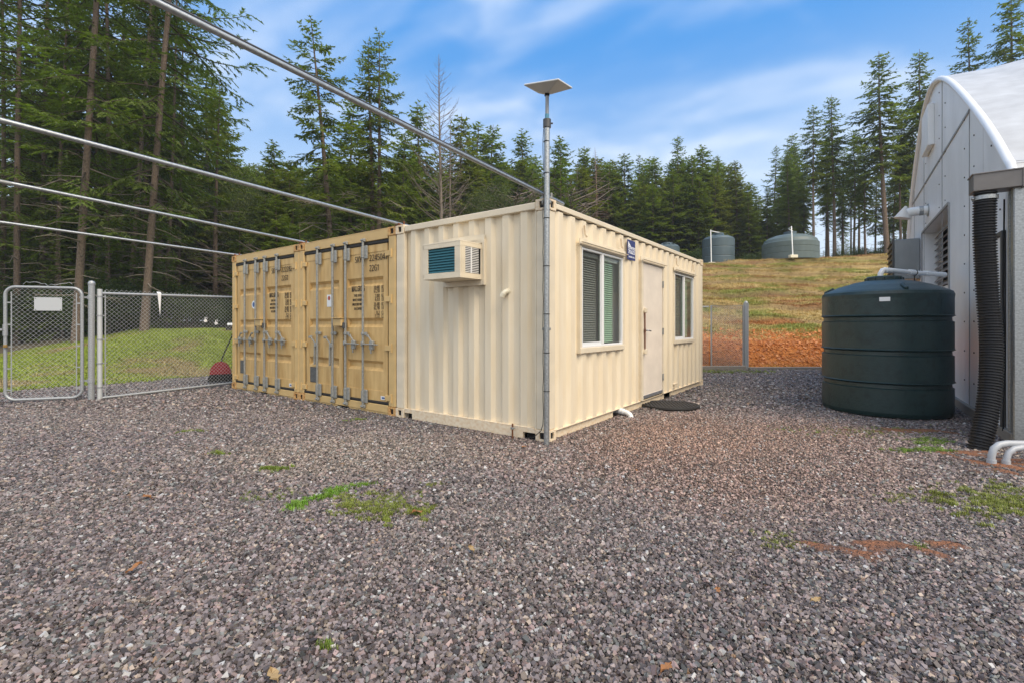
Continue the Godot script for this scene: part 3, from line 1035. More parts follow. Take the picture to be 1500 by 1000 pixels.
		if k == 1:
			lettering(door, serial)
			var st := MB.new()
			st.box(Vector3(-0.265, 0.225, -0.0165), Vector3(0.13, 0.052, 0.002))
			var pl := obj("sticker", st, M.sticker, door)
			var st2 := MB.new()
			st2.box(Vector3(-0.262, 0.225, -0.0152), Vector3(0.085, 0.024, 0.0014))
			obj("print", st2, M.sticker_blue, pl)
		else:
			var vt := MB.new()
			vt.box(Vector3(-2.03, 0.445, -0.021), Vector3(0.19, 0.245, 0.012), 0.003)
			var plate := obj("vent_plate", vt, M.steel_dark, door)
			var mesh := MB.new()
			for i in 11:
				mesh.box(Vector3(-2.03, 0.345 + i * 0.02, -0.0135), Vector3(0.16, 0.005, 0.004))
			objs("vent_slot", mesh, M.galv_rod, plate)
			var sk := MB.new()
			if hanging:
				sk.box(Vector3(-1.60, 1.62, -0.0245), Vector3(0.115, 0.19, 0.003))
				var s1 := obj("sticker", sk, M.sticker, door)
				var sp := MB.new()
				sp.tube([Vector3(-1.60, 1.66, -0.0225), Vector3(-1.60, 1.66, -0.0215)], 0.034, 14)
				obj("print", sp, M.sticker_red, s1)
			else:
				var ring := [Vector3(-1.60, 1.62, -0.025), Vector3(-1.60, 1.62, -0.0225)]
				sk.tube(ring, 0.075, 20)
				var s1 := obj("sticker", sk, M.sticker, door)
				var sp := MB.new()
				sp.tube([Vector3(-1.60, 1.62, -0.0221), Vector3(-1.60, 1.62, -0.021)], 0.045, 16)
				var pr := obj("print", sp, M.sticker_blue, s1)
				pr.name = "print"
	var lb := MB.new()
	lb.box(Vector3(-1.255, 1.285, 0.02), Vector3(0.22, 0.125, 0.10), 0.01)
	lb.box(Vector3(-1.255, 1.347, 0.03), Vector3(0.25, 0.01, 0.14), 0.003)
	var box := obj("lock_box", lb, M.tan_plain, t)
	var pk := MB.new()
	pk.box(Vector3(-1.13, 1.235, 0.02), Vector3(0.07, 0.10, 0.06), 0.015)
	obj("padlock", pk, M.steel_dark, box)
	return t

func lettering(door: Node, serial: String) -> void:
	var z := -0.0155
	letters("lettering", serial.substr(0, 4), Vector3(-0.93, 2.128, z), 0.085, M.ink, door, 0.86, 0.0, HORIZONTAL_ALIGNMENT_LEFT, false)
	letters("lettering", serial.substr(5, 6), Vector3(-0.585, 2.128, z), 0.085, M.ink, door, 0.90, 0.0, HORIZONTAL_ALIGNMENT_LEFT, false)
	letters("lettering", serial.substr(12, 1), Vector3(-0.235, 2.128, z), 0.085, M.ink, door, 0.9, 0.0, HORIZONTAL_ALIGNMENT_LEFT, false)
	letters("lettering", "22G1", Vector3(-0.585, 1.982, z), 0.085, M.ink, door, 0.82, 0.0, HORIZONTAL_ALIGNMENT_LEFT, false)
	z = -0.0245
	letters("lettering", "MAX.GROSS", Vector3(-1.02, 1.705, z), 0.082, M.ink, door, 0.50)
	var y := 1.645
	for w in ["THIS DOOR", "MUST REMAIN", "UNLOCKED WHILE", "OCCUPIED"]:
		letters("lettering", w, Vector3(-0.86, y, z), 0.036, M.ink, door, 0.78 if w.length() < 12 else 0.66, 0.0, HORIZONTAL_ALIGNMENT_CENTER)
		y -= 0.065
	y = 1.735
	for w in [["30,480", "KGS", 0.052], ["67,200", "LBS", 0.068], ["2,000", "KGS", 0.052], ["4,410", "LBS", 0.068], ["28,480", "KGS", 0.052], ["62,790", "LBS", 0.068], ["33.2", "CU.M", 0.050], ["1,172", "CU.FT", 0.05]]:
		letters("lettering", w[0], Vector3(-0.36, y, z), 0.047, M.ink, door, 0.68, 0.0, HORIZONTAL_ALIGNMENT_RIGHT, false)
		letters("lettering", w[1], Vector3(-0.325, y, z), 0.047, M.ink, door, 0.68, 0.0, HORIZONTAL_ALIGNMENT_LEFT, false)
		y -= w[2]

func window(t: Node3D, x0: float, x1: float, y0: float, y1: float, mull: float) -> void:
	# built in the plane of the right-hand wall: its x runs away from the camera, z out of the wall
	var w := Node3D.new()
	w.name = "window"
	t.add_child(w, true)
	w.rotation.y = PI / 2
	w.position = Vector3(0, 0, 0)
	var steel := MB.new()
	var e := 0.045
	steel.box(Vector3(x0 - e / 2, (y0 + y1) / 2, -0.03), Vector3(e, y1 - y0 + 0.02, 0.07), 0.004)
	steel.box(Vector3(x1 + e / 2, (y0 + y1) / 2, -0.03), Vector3(e, y1 - y0 + 0.02, 0.07), 0.004)
	steel.box(Vector3((x0 + x1) / 2, y0 - 0.033, -0.028), Vector3(x1 - x0 + e * 2, 0.066, 0.078), 0.005)
	steel.box(Vector3((x0 + x1) / 2, y1 + 0.03, -0.032), Vector3(x1 - x0 + e * 2, 0.04, 0.06), 0.004)
	# drip ledge with a turned-down lip
	steel.bar(Vector3(x0 - 0.07, y1 + 0.062, 0.006), Vector3(x1 + 0.07, y1 + 0.062, 0.006), 0.075, 0.014, Vector3.UP, 0.003)
	steel.bar(Vector3(x0 - 0.07, y1 + 0.050, 0.042), Vector3(x1 + 0.07, y1 + 0.050, 0.042), 0.006, 0.034, Vector3.UP)
	obj("surround", steel, M.cream_plain, w)
	for hx in [x0 + 0.03, x1 - 0.10]:
		var hk := MB.new()
		hk.bar(Vector3(hx, y1 + 0.26, 0.016), Vector3(hx + 0.012, y1 + 0.15, 0.022), 0.026, 0.012, Vector3(0, 0, 1), 0.004)
		hk.bar(Vector3(hx + 0.012, y1 + 0.155, 0.022), Vector3(hx + 0.016, y1 + 0.12, 0.045), 0.026, 0.012, Vector3(0, 0, 1), 0.004)
		obj("shutter_hook", hk, M.cream_rust, w)
	var fr := MB.new()
	var f := 0.027
	fr.box(Vector3(x0 + f / 2, (y0 + y1) / 2, -0.022), Vector3(f, y1 - y0, 0.044), 0.005)
	fr.box(Vector3(x1 - f / 2, (y0 + y1) / 2, -0.022), Vector3(f, y1 - y0, 0.044), 0.005)
	fr.box(Vector3((x0 + x1) / 2, y0 + f / 2, -0.021), Vector3(x1 - x0 - f * 2, f, 0.042), 0.005)
	fr.box(Vector3((x0 + x1) / 2, y1 - f / 2, -0.023), Vector3(x1 - x0 - f * 2, f, 0.042), 0.005)
	fr.box(Vector3(mull, (y0 + y1) / 2, -0.018), Vector3(0.05, y1 - y0 - f * 2, 0.04), 0.005)
	obj("frame", fr, M.white_vinyl, w)
	var sashes := [[x0 + f, mull - 0.025, -0.036], [mull + 0.025, x1 - f, -0.024]]
	for k in 2:
		var s: Array = sashes[k]
		var pane := MB.new()
		pane.quad(Vector3(s[0], y0 + f, s[2]), Vector3(s[1], y0 + f, s[2]), Vector3(s[1], y1 - f, s[2]), Vector3(s[0], y1 - f, s[2]))
		obj("pane", pane, M.glass, w)
		if k == 0:
			var scn := MB.new()
			scn.quad(Vector3(s[0], y0 + f, -0.026), Vector3(s[1], y0 + f, -0.026), Vector3(s[1], y1 - f, -0.026), Vector3(s[0], y1 - f, -0.026))
			obj("insect_screen", scn, M.screen, w)
			var sf := MB.new()
			sf.box(Vector3(s[0] + 0.012, (y0 + y1) / 2, -0.022), Vector3(0.018, y1 - y0 - f * 2 - 0.002, 0.014))
			sf.box(Vector3(s[1] - 0.012, (y0 + y1) / 2, -0.022), Vector3(0.018, y1 - y0 - f * 2 - 0.002, 0.014))
			sf.box(Vector3((s[0] + s[1]) / 2, y0 + f + 0.018, -0.022), Vector3(s[1] - s[0] - 0.05, 0.032, 0.014))
			objs("screen_frame", sf, M.sticker, w)
		var bw := s[1] - s[0] as float
		var slat := MB.new()
		var gap: float = 0.0 if k == 0 else bw * 0.22
		slat.box(Vector3.ZERO, Vector3(bw - 0.03 - gap, 0.0025, 0.034), 0.0, Basis(Vector3.RIGHT, deg_to_rad(42.0)))
		var sm := slat.done()
		var y: float = y0 + f + 0.03
		while y < y1 - f - 0.07:
			var sl := put_mesh("slat", sm, M.blind if k == 0 else M.blind_green, w)
			sl.position = Vector3((s[0] + s[1]) / 2 - gap / 2, y, -0.085)
			y += 0.0285
		var hr := MB.new()
		hr.box(Vector3((s[0] + s[1]) / 2, y1 - f - 0.03, -0.085), Vector3(bw - 0.02, 0.05, 0.05), 0.004)
		obj("blind_rail", hr, M.blind, w)

func office() -> void:
	var t := thing("container_office", "cream shipping container office with two windows, a door and an air conditioner", "container office", CORNER, YAW)
	var w1 := [0.735, 1.985, 0.925, 2.195]
	var w2 := [4.205, 5.410, 0.925, 2.195]
	var dr := [2.66, 3.63, 0.105, 2.215]
	var ac := [-1.52, -0.885, 1.735, 2.225]
	container_shell(t, M.cream, M.cream_plain, M.cream_rust, false, [w1, dr, w2], [ac])
	casting_holes(t, M.dark)
	# inner lining, so that the room is dark behind its blinds
	var li := MB.new()
	corrugated(li, 0.2, CL - 0.2, 0.12, CH - 0.1, 50.0, 0.0, [w1, dr, w2], -10.0)
	var l := obj("lining", li, M.room, t)
	l.rotation.y = PI / 2
	l.position = Vector3(-0.165, 0, 0)
	var l2 := MB.new()
	l2.box(Vector3(-CW / 2 - 0.02, CH / 2, -CL + 0.2), Vector3(CW - 0.4, CH - 0.25, 0.03))
	l2.box(Vector3(-CW / 2 - 0.02, CH / 2, -0.2), Vector3(CW - 0.4, CH - 0.25, 0.03))
	l2.box(Vector3(-CW + 0.2, CH / 2, -CL / 2), Vector3(0.03, CH - 0.25, CL - 0.4))
	l2.box(Vector3(-CW / 2, CH - 0.16, -CL / 2), Vector3(CW - 0.2, 0.03, CL - 0.3))
	objs("inner_wall", l2, M.room, t)
	# front sill, cut by two fork pockets, and a ledge on top
	var fs := MB.new()
	for s in [[-CW + 0.165, -2.272], [-2.118, -0.325], [-0.142, -0.165]]:
		if s[1] - s[0] > 0.01:
			fs.box(Vector3((s[0] + s[1]) / 2, 0.062, -0.022), Vector3(s[1] - s[0], 0.12, 0.04), 0.0)
	for s in [[-2.272, -2.118], [-0.325, -0.142]]:
		fs.box(Vector3((s[0] + s[1]) / 2, 0.098, -0.022), Vector3(s[1] - s[0], 0.048, 0.04), 0.0)
	fs.box(Vector3(-CW / 2, 0.124, -0.030), Vector3(CW - 0.33, 0.010, 0.058), 0.003)
	objs("front_sill", fs, M.cream_rust, t)
	var fp := MB.new()
	fp.box(Vector3(-2.195, 0.03, -0.09), Vector3(0.154, 0.10, 0.02))
	fp.box(Vector3(-0.233, 0.03, -0.09), Vector3(0.183, 0.10, 0.02))
	objs("fork_pocket", fp, M.dark, t)
	# right bottom rail: lower flange set back, with two fork pockets
	var rr := MB.new()
	for s in [[0.235, 1.72], [2.07, 3.775], [4.115, CL - 0.165]]:
		rr.box(Vector3(-0.05, 0.045, -(s[0] + s[1]) / 2), Vector3(0.02, 0.10, s[1] - s[0]), 0.0)
	rr.box(Vector3(-0.034, 0.097, -CL / 2), Vector3(0.05, 0.012, CL - 0.335), 0.002)
	objs("bottom_rail", rr, M.cream_rust, t)
	var rp := MB.new()
	for s in [[1.72, 2.07], [3.775, 4.115]]:
		rp.box(Vector3(-0.14, 0.045, -(s[0] + s[1]) / 2), Vector3(0.02, 0.10, s[1] - s[0]))
	objs("fork_pocket", rp, M.dark, t)
	window(t, 0.762, 1.958, 0.972, 2.168, 1.338)
	window(t, 4.234, 5.383, 0.972, 2.168, 4.80)
	# the door
	var d := Node3D.new()
	d.name = "door"
	t.add_child(d, true)
	d.rotation.y = PI / 2
	var leaf := MB.new()
	leaf.box(Vector3(3.15, 1.155, -0.022), Vector3(0.868, 2.06, 0.04), 0.004)
	obj("leaf", leaf, M.door, d)
	var fr := MB.new()
	fr.box(Vector3(2.672, 1.16, -0.018), Vector3(0.068, 2.11, 0.062), 0.005)
	fr.box(Vector3(3.618, 1.16, -0.020), Vector3(0.052, 2.11, 0.058), 0.005)
	fr.box(Vector3(3.145, 2.203, -0.019), Vector3(0.888, 0.024, 0.056), 0.003)
	fr.bar(Vector3(2.61, 2.238, 0.006), Vector3(3.68, 2.238, 0.006), 0.08, 0.014, Vector3.UP, 0.003)
	fr.bar(Vector3(2.61, 2.226, 0.045), Vector3(3.68, 2.226, 0.045), 0.006, 0.034, Vector3.UP)
	obj("frame", fr, M.cream_plain, d)
	var kp := MB.new()
	kp.box(Vector3(3.15, 0.150, 0.0022), Vector3(0.86, 0.048, 0.008), 0.002)
	obj("kick_plate", kp, M.alu, d)
	for y in [0.385, 1.137, 1.915]:
		var h := MB.new()
		h.box(Vector3(3.592, y, 0.004), Vector3(0.04, 0.10, 0.006))
		h.tube([Vector3(3.594, y - 0.055, 0.012), Vector3(3.594, y + 0.055, 0.012)], 0.010, 8)
		obj("hinge", h, M.galv_rod, d)
	var hd := MB.new()
	hd.tube([Vector3(2.765, 1.158, -0.002), Vector3(2.765, 1.158, 0.018)], 0.034, 16)
	hd.tube([Vector3(2.765, 1.158, 0.01), Vector3(2.765, 1.158, 0.055), Vector3(2.785, 1.158, 0.062), Vector3(2.88, 1.150, 0.060)], 0.0115, 8)
	obj("handle", hd, M.chrome, d)
	var sb := MB.new()
	for y in [1.463, 0.842]:
		sb = MB.new()
		sb.tube([Vector3(2.735, y, -0.002), Vector3(2.735, y, 0.03)], 0.042, 14)
		sb.box(Vector3(2.735, y, 0.036), Vector3(0.075, 0.075, 0.03), 0.012)
		obj("bar_bracket", sb, M.cream_plain, d)
	var sb2 := MB.new()
	sb2.tube([Vector3(2.72, 0.86, 0.028), Vector3(2.716, 1.44, 0.028)], 0.0125, 8)
	obj("security_bar", sb2, M.rust, d)
	# small pieces on the right wall
	var ub := MB.new()
	ub.box(Vector3(-0.008, 0.205, -4.26), Vector3(0.05, 0.03, 0.19), 0.004)
	ub.box(Vector3(0.0, 0.165, -4.21), Vector3(0.03, 0.06, 0.03), 0.004)
	obj("outlet_hood", ub, M.cream_rust, t)
	# sign
	var sg := Node3D.new()
	sg.name = "sign"
	t.add_child(sg, true)
	sg.set_meta("label", "navy blue company sign")
	sg.rotation.y = PI / 2
	var pl := MB.new()
	pl.box(Vector3(2.264, 2.315, -0.002), Vector3(0.285, 0.285, 0.006), 0.001)
	obj("plate", pl, M.navy, sg)
	var em := MB.new()
	em.tri(Vector3(2.14, 2.375, 0.003), Vector3(2.235, 2.375, 0.003), Vector3(2.14, 2.435, 0.003))
	em.quad(Vector3(2.14, 2.362, 0.003), Vector3(2.255, 2.362, 0.003), Vector3(2.245, 2.372, 0.003), Vector3(2.14, 2.372, 0.003))
	obj("emblem", em, M.white_print, sg)
	letters("lettering", "TOWERS", Vector3(2.264, 2.310, 0.002), 0.040, M.white_print, sg, 1.25, 0.0, HORIZONTAL_ALIGNMENT_CENTER)
	letters("lettering", "70.623", Vector3(2.264, 2.240, 0.002), 0.056, M.white_print, sg, 1.02, 0.0, HORIZONTAL_ALIGNMENT_CENTER)
	letters("lettering", "rentals.com", Vector3(2.264, 2.196, 0.002), 0.026, M.white_print, sg, 1.05, 0.0, HORIZONTAL_ALIGNMENT_CENTER)
	air_conditioner()
	# elbow
	var el := thing("vent_elbow", "cream plastic pipe elbow turned down on the office front below the air conditioner", "pipe", t.transform * Vector3(-0.568, 1.60, -0.03), YAW)
	var e := MB.new()
	e.tube([Vector3(0.02, 0.02, 0), Vector3(0.02, 0.02, 0.03), Vector3(0.015, 0.010, 0.055), Vector3(0.0, -0.01, 0.062)], 0.027, 14)
	e.tube([Vector3(0.02, 0.02, 0.0), Vector3(0.02, 0.02, 0.02)], 0.033, 14)
	e.tube([Vector3(0.005, 0.0, 0.060), Vector3(-0.02, -0.04, 0.066)], 0.032, 14)
	obj("pipe", e, M.pvc_cream, el)
	var ho := MB.new()
	ho.tube([Vector3(-0.019, -0.038, 0.0658), Vector3(-0.0208, -0.0415, 0.0662)], 0.025, 14)
	obj("mouth", ho, M.dark, el)

func air_conditioner() -> void:
	var t := thing("air_conditioner", "cream window air conditioner with teal louvred face through the office front", "air conditioner", CORNER, YAW)
	var x0 := -1.502
	var x1 := -0.902
	var y0 := 1.770
	var y1 := 2.188
	var P := 0.383
	var th := 0.045
	var b := MB.new()
	# sheet metal case: top, bottom, left; front and right have openings
	b.box(Vector3((x0 + x1) / 2, y1 - 0.008, P / 2 - 0.05), Vector3(x1 - x0, 0.016, P + 0.1), 0.002)
	b.box(Vector3((x0 + x1) / 2, y0 + 0.008, P / 2 - 0.05), Vector3(x1 - x0, 0.016, P + 0.1), 0.002)
	b.box(Vector3(x0 + 0.008, (y0 + y1) / 2, P / 2 - 0.05), Vector3(0.016, y1 - y0 - 0.033, P + 0.098))
	b.box(Vector3((x0 + x1) / 2, y1 - 0.016 - 0.025, P - 0.011), Vector3(x1 - x0 - 0.002, 0.05, 0.02), 0.002)
	b.box(Vector3((x0 + x1) / 2, y0 + 0.016 + 0.025, P - 0.011), Vector3(x1 - x0 - 0.002, 0.05, 0.02), 0.002)
	b.box(Vector3(x0 + 0.05, (y0 + y1) / 2, P - 0.0105), Vector3(0.068, y1 - y0 - 0.134, 0.019), 0.002)
	b.box(Vector3(x1 - 0.045, (y0 + y1) / 2, P - 0.0105), Vector3(0.086, y1 - y0 - 0.134, 0.019), 0.002)
	b.box(Vector3(x1 - 0.009, y1 - 0.016 - 0.022, P / 2 - 0.06), Vector3(0.016, 0.044, P + 0.078), 0.002)
	b.box(Vector3(x1 - 0.009, y0 + 0.016 + 0.022, P / 2 - 0.06), Vector3(0.016, 0.044, P + 0.078), 0.002)
	b.box(Vector3(x1 - 0.009, (y0 + y1) / 2, P - 0.055), Vector3(0.015, y1 - y0 - 0.122, 0.066), 0.002)
	b.box(Vector3(x1 - 0.009, (y0 + y1) / 2, 0.0), Vector3(0.015, y1 - y0 - 0.122, 0.05), 0.002)
	obj("case", b, M.cream_plain, t)
	var inner := MB.new()
	inner.box(Vector3((x0 + x1) / 2, (y0 + y1) / 2, P / 2 - 0.05), Vector3(x1 - x0 - 0.08, y1 - y0 - 0.06, P - 0.02))
	obj("coil", inner, M.dark, t)
	var sl := MB.new()
	sl.box(Vector3.ZERO, Vector3(x1 - x0 - 0.172, 0.034, 0.006), 0.0015, Basis(Vector3.RIGHT, deg_to_rad(-32.0)))
	var sm := sl.done()
	for i in 9:
		var o := put_mesh("louvre", sm, M.teal, t)
		o.position = Vector3((x0 + x1) / 2 - 0.002, y0 + 0.085 + i * 0.0312, P - 0.019)
	var sl2 := MB.new()
	sl2.box(Vector3.ZERO, Vector3(0.008, 0.009, P - 0.12), 0.001)
	var sm2 := sl2.done()
	for i in 15:
		var o := put_mesh("grille_bar", sm2, M.white_vinyl, t)
		o.position = Vector3(x1 - 0.010, y0 + 0.072 + i * 0.0198, P / 2 - 0.0)
	var pst := MB.new()
	pst.box(Vector3(x1 - 0.006, (y0 + y1) / 2, P / 2), Vector3(0.012, y1 - y0 - 0.124, 0.016), 0.001)
	obj("grille_post", pst, M.white_vinyl, t)
	var fr := MB.new()
	var a0 := -1.535
	var a1 := -0.868
	for s in [[a0, a0 + 0.032], [a1 - 0.032, a1]]:
		fr.box(Vector3((s[0] + s[1]) / 2, 1.978, -0.012), Vector3(s[1] - s[0], 0.54, 0.05), 0.003)
	fr.box(Vector3((a0 + a1) / 2, 2.224, -0.010), Vector3(a1 - a0 - 0.066, 0.045, 0.05), 0.003)
	fr.box(Vector3((a0 + a1) / 2, 1.738, -0.010), Vector3(a1 - a0 - 0.066, 0.062, 0.05), 0.003)
	fr.bar(Vector3(a0 - 0.02, 2.252, 0.012), Vector3(a1 + 0.005, 2.252, 0.012), 0.10, 0.006, Vector3.UP)
	obj("surround", fr, M.cream_plain, t)

# ---------------------------------------------------------------- greenhouse
func flat_normals(v: PackedVector3Array) -> PackedVector3Array:
	var n := PackedVector3Array()
	for i in range(0, v.size(), 3):
		var k := (v[i + 2] - v[i]).cross(v[i + 1] - v[i]).normalized()
		n.push_back(k); n.push_back(k); n.push_back(k)
	return n

const GX := 5.19
const GD := 4.90
# local frame of the greenhouse: x runs along the gable away from the camera, y up, z out of the gable towards the yard
func gable_basis() -> Basis:
	return Basis(Vector3(0.566, 0, -0.824), Vector3.UP, Vector3(-0.824, 0, -0.566))

func arch() -> Array:
	var key := [[-0.55, 2.05], [0.0, 2.80], [0.19, 2.97], [0.75, 3.42], [1.55, 3.99], [2.9, 4.86], [4.0, 5.46], [4.9, 5.78], [5.6, 5.86], [6.4, 5.70], [7.3, 5.22], [8.4, 4.35], [9.0, 3.55], [9.25, 2.85], [9.4, 2.2]]
	var pts := []
	for i in range(1, key.size() - 2):
		for k in 4:
			var t := k / 4.0
			var p := []
			for a in 2:
				p.append(cubic_interpolate(key[i][a], key[i + 1][a], key[i - 1][a], key[i + 2][a], t))
			pts.append(Vector2(p[0], p[1]))
	pts.append(Vector2(9.25, 2.85))
	return pts

func arch_height(pts: Array, s: float) -> float:
	for i in pts.size() - 1:
		var a: Vector2 = pts[i]
		var b: Vector2 = pts[i + 1]
		if s >= a.x and s <= b.x:
			return lerpf(a.y, b.y, (s - a.x) / maxf(b.x - a.x, 1e-5))
	return 2.85

func greenhouse() -> void:
	var t := thing("greenhouse", "white arched greenhouse with pale grey panelled end wall at the right edge", "greenhouse", Vector3(GX, 0, -GD))
	t.basis = gable_basis()
	var pts := arch()
	# the end wall: panels between seams, each its own sheet, with a louvre opening
	var seams := [0.0, 0.4, 1.42, 2.18, 4.35, 6.55, 8.2, 9.25]
	var op := [3.68, 6.82, 1.55, 3.25]
	var split := 4.25
	for k in seams.size() - 1:
		for row in 2:
			var b := MB.new()
			var x: float = seams[k] + 0.006
			var n := 14
			var wdt: float = (seams[k + 1] - seams[k] - 0.012) / n
			var xs: Array[float] = []
			for i in n + 1:
				xs.append(x + i * wdt)
			for o in [op[0], op[1]]:
				if o > xs[0] and o < xs[-1]:
					xs.append(o)
			xs.sort()
			for i in xs.size() - 1:
				var a: float = xs[i]
				var e: float = xs[i + 1]
				var lo := 0.12 if row == 0 else split + 0.006
				var ha := arch_height(pts, a)
				var he := arch_height(pts, e)
				if row == 0:
					ha = minf(ha, split - 0.006)
					he = minf(he, split - 0.006)
				if ha <= lo and he <= lo:
					continue
				ha = maxf(ha, lo); he = maxf(he, lo)
				if row == 0 and a > op[0] - 1e-4 and e < op[1] + 1e-4:
					b.quad(Vector3(a, lo, 0), Vector3(e, lo, 0), Vector3(e, op[2], 0), Vector3(a, op[2], 0))
					b.quad(Vector3(a, op[3], 0), Vector3(e, op[3], 0), Vector3(e, he, 0), Vector3(a, ha, 0))
				else:
					b.quad(Vector3(a, lo, 0), Vector3(e, lo, 0), Vector3(e, he, 0), Vector3(a, ha, 0))
			if b.v.size():
				obj("panel", b, M.clad, t)
	var back := MB.new()
	for i in pts.size() - 1:
		var a: Vector2 = pts[i]
		var e: Vector2 = pts[i + 1]
		if e.x > op[0] and a.x < op[1]:
			back.quad(Vector3(a.x, 0.05, -0.012), Vector3(e.x, 0.05, -0.012), Vector3(e.x, op[2] - 0.05, -0.012), Vector3(a.x, op[2] - 0.05, -0.012))
			back.quad(Vector3(a.x, op[3] + 0.05, -0.012), Vector3(e.x, op[3] + 0.05, -0.012), Vector3(e.x, e.y - 0.01, -0.012), Vector3(a.x, a.y - 0.01, -0.012))
		else:
			back.quad(Vector3(a.x, 0.05, -0.012), Vector3(e.x, 0.05, -0.012), Vector3(e.x, e.y - 0.01, -0.012), Vector3(a.x, a.y - 0.01, -0.012))
	obj("seam", back, M.clad_trim, t)
	# seams stand out as thin strips; the level one runs right across
	var tr := MB.new()
	for s in [2.18, 4.35, 6.55, 8.2]:
		tr.box(Vector3(s, (0.12 + arch_height(pts, s)) / 2, 0.004), Vector3(0.022, arch_height(pts, s) - 0.14, 0.008))
	tr.box(Vector3(5.33, split, 0.008), Vector3(6.3, 0.035, 0.012))
	objs("seam_strip", tr, M.clad_trim, t)
	var sc := MB.new()
	for s in [0.62, 1.0, 1.9, 2.5, 4.05, 4.65, 6.3]:
		var y := 0.45
		while y < arch_height(pts, s) - 0.15:
			if not (s > op[0] - 0.1 and s < op[1] + 0.1 and y > op[2] - 0.1 and y < op[3] + 0.1):
				sc.tube([Vector3(s, y, 0.0), Vector3(s, y, 0.010)], 0.012, 6)
			y += 0.42
	obj("screws", sc, M.steel_dark, t).set_meta("kind", "stuff")
	var base := MB.new()
	base.box(Vector3(4.7, 0.06, 0.0), Vector3(9.4, 0.13, 0.09), 0.008)
	obj("base_board", base, M.wood, t)
	# roof film over hoops, carried back along -z
	var rf := MB.new()
	var L := 15.0
	var rows := 13
	for i in pts.size() - 1:
		var a: Vector2 = pts[i]
		var e: Vector2 = pts[i + 1]
		var na := Vector3(-(e.y - a.y), e.x - a.x, 0).normalized()
		for j in rows - 1:
			var z0 := 0.05 - L * j / (rows - 1.0)
			var z1 := 0.05 - L * (j + 1) / (rows - 1.0)
			var zm := (z0 + z1) / 2
			var A := Vector3(a.x, a.y, 0) + na * 0.05
			var E := Vector3(e.x, e.y, 0) + na * 0.05
			var Am := A - na * 0.035
			var Em := E - na * 0.035
			rf.quad(A + Vector3(0, 0, z0), E + Vector3(0, 0, z0), Em + Vector3(0, 0, zm), Am + Vector3(0, 0, zm))
			rf.quad(Am + Vector3(0, 0, zm), Em + Vector3(0, 0, zm), E + Vector3(0, 0, z1), A + Vector3(0, 0, z1))
	obj("roof_film", rf, M.film, t)
	var hoop := MB.new()
	var line := []
	for p in pts:
		line.append(Vector3(p.x, p.y + 0.02, 0.03))
	hoop.tube(line, 0.045, 8)
	obj("edge_band", hoop, M.film_edge, t)
	var hoops := MB.new()
	for j in range(1, 12):
		var l2 := []
		for p in pts:
			l2.append(Vector3(p.x, p.y - 0.03, 0.05 - L * j / 12.0))
		hoops.tube(l2, 0.03, 6)
	objs("hoop", hoops, M.galv, t)
	# side wall towards the camera, a rolled curtain on posts, and the far side wall
	var sw := MB.new()
	for j in 40:
		var z0 := -0.12 - j * 0.36
		sw.quad(Vector3(0.0, 0.1, z0 - 0.36), Vector3(0.03 * sin(j * 1.7), 0.1, z0), Vector3(0.0, 2.85, z0), Vector3(0.0, 2.85, z0 - 0.36))
	sw.quad(Vector3(9.25, 0.1, 0), Vector3(9.25, 0.1, -L), Vector3(9.25, 2.85, -L), Vector3(9.25, 2.85, 0))
	sw.quad(Vector3(9.25, 0.1, -L), Vector3(0, 0.1, -L), Vector3(0, 2.85, -L), Vector3(9.25, 2.85, -L))
	obj("side_curtain", sw, M.film, t)
	var cp := MB.new()
	cp.box(Vector3(0.02, 1.42, -0.01), Vector3(0.10, 2.82, 0.09), 0.01)
	cp.box(Vector3(0.20, 1.4, 0.012), Vector3(0.05, 2.7, 0.03), 0.004)
	objs("corner_post", cp, M.galv, t)
	# louvre opening
	var lv := Node3D.new()
	lv.name = "louvre"
	t.add_child(lv, true)
	var j := MB.new()
	var dp := 0.26
	j.quad(Vector3(op[1], op[2], 0.0), Vector3(op[1], op[3], 0.0), Vector3(op[1], op[3], -dp), Vector3(op[1], op[2], -dp))
	j.quad(Vector3(op[0], op[3], 0.0), Vector3(op[0], op[2], 0.0), Vector3(op[0], op[2], -dp), Vector3(op[0], op[3], -dp))
	j.quad(Vector3(op[0], op[3], -dp), Vector3(op[1], op[3], -dp), Vector3(op[1], op[3], 0), Vector3(op[0], op[3], 0))
	j.quad(Vector3(op[0], op[2], 0), Vector3(op[1], op[2], 0), Vector3(op[1], op[2], -dp), Vector3(op[0], op[2], -dp))
	obj("jamb", j, M.clad, lv)
	var rim := MB.new()
	for s in [[op[0] - 0.02, 2.4, 0.045, 1.74], [op[1] + 0.02, 2.4, 0.045, 1.74]]:
		rim.box(Vector3(s[0], s[1], 0.010), Vector3(s[2], s[3], 0.024), 0.003)
	rim.box(Vector3(5.25, op[3] + 0.02, 0.011), Vector3(3.09, 0.045, 0.024), 0.003)
	objs("rim", rim, M.clad_trim, lv)
	var bk := MB.new()
	bk.quad(Vector3(op[0], op[2], -dp - 0.08), Vector3(op[1], op[2], -dp - 0.08), Vector3(op[1], op[3], -dp - 0.08), Vector3(op[0], op[3], -dp - 0.08))
	obj("opening", bk, M.dark, lv)
	var sl := MB.new()
	sl.box(Vector3.ZERO, Vector3(3.1, 0.012, 0.17), 0.002, Basis(Vector3.RIGHT, deg_to_rad(52.0)))
	var sm := sl.done()
	for i in 9:
		var o := put_mesh("slat", sm, M.louver, lv)
		o.position = Vector3(5.25, 2.10 + i * 0.135, -dp + 0.01)
	var lw := MB.new()
	lw.box(Vector3(5.25, 1.79, -dp + 0.02), Vector3(3.12, 0.46, 0.03), 0.004)
	obj("lower_panel", lw, M.film_edge, lv)
	# door with a dark frame near the corner
	var dr := Node3D.new()
	dr.name = "door"
	t.add_child(dr, true)
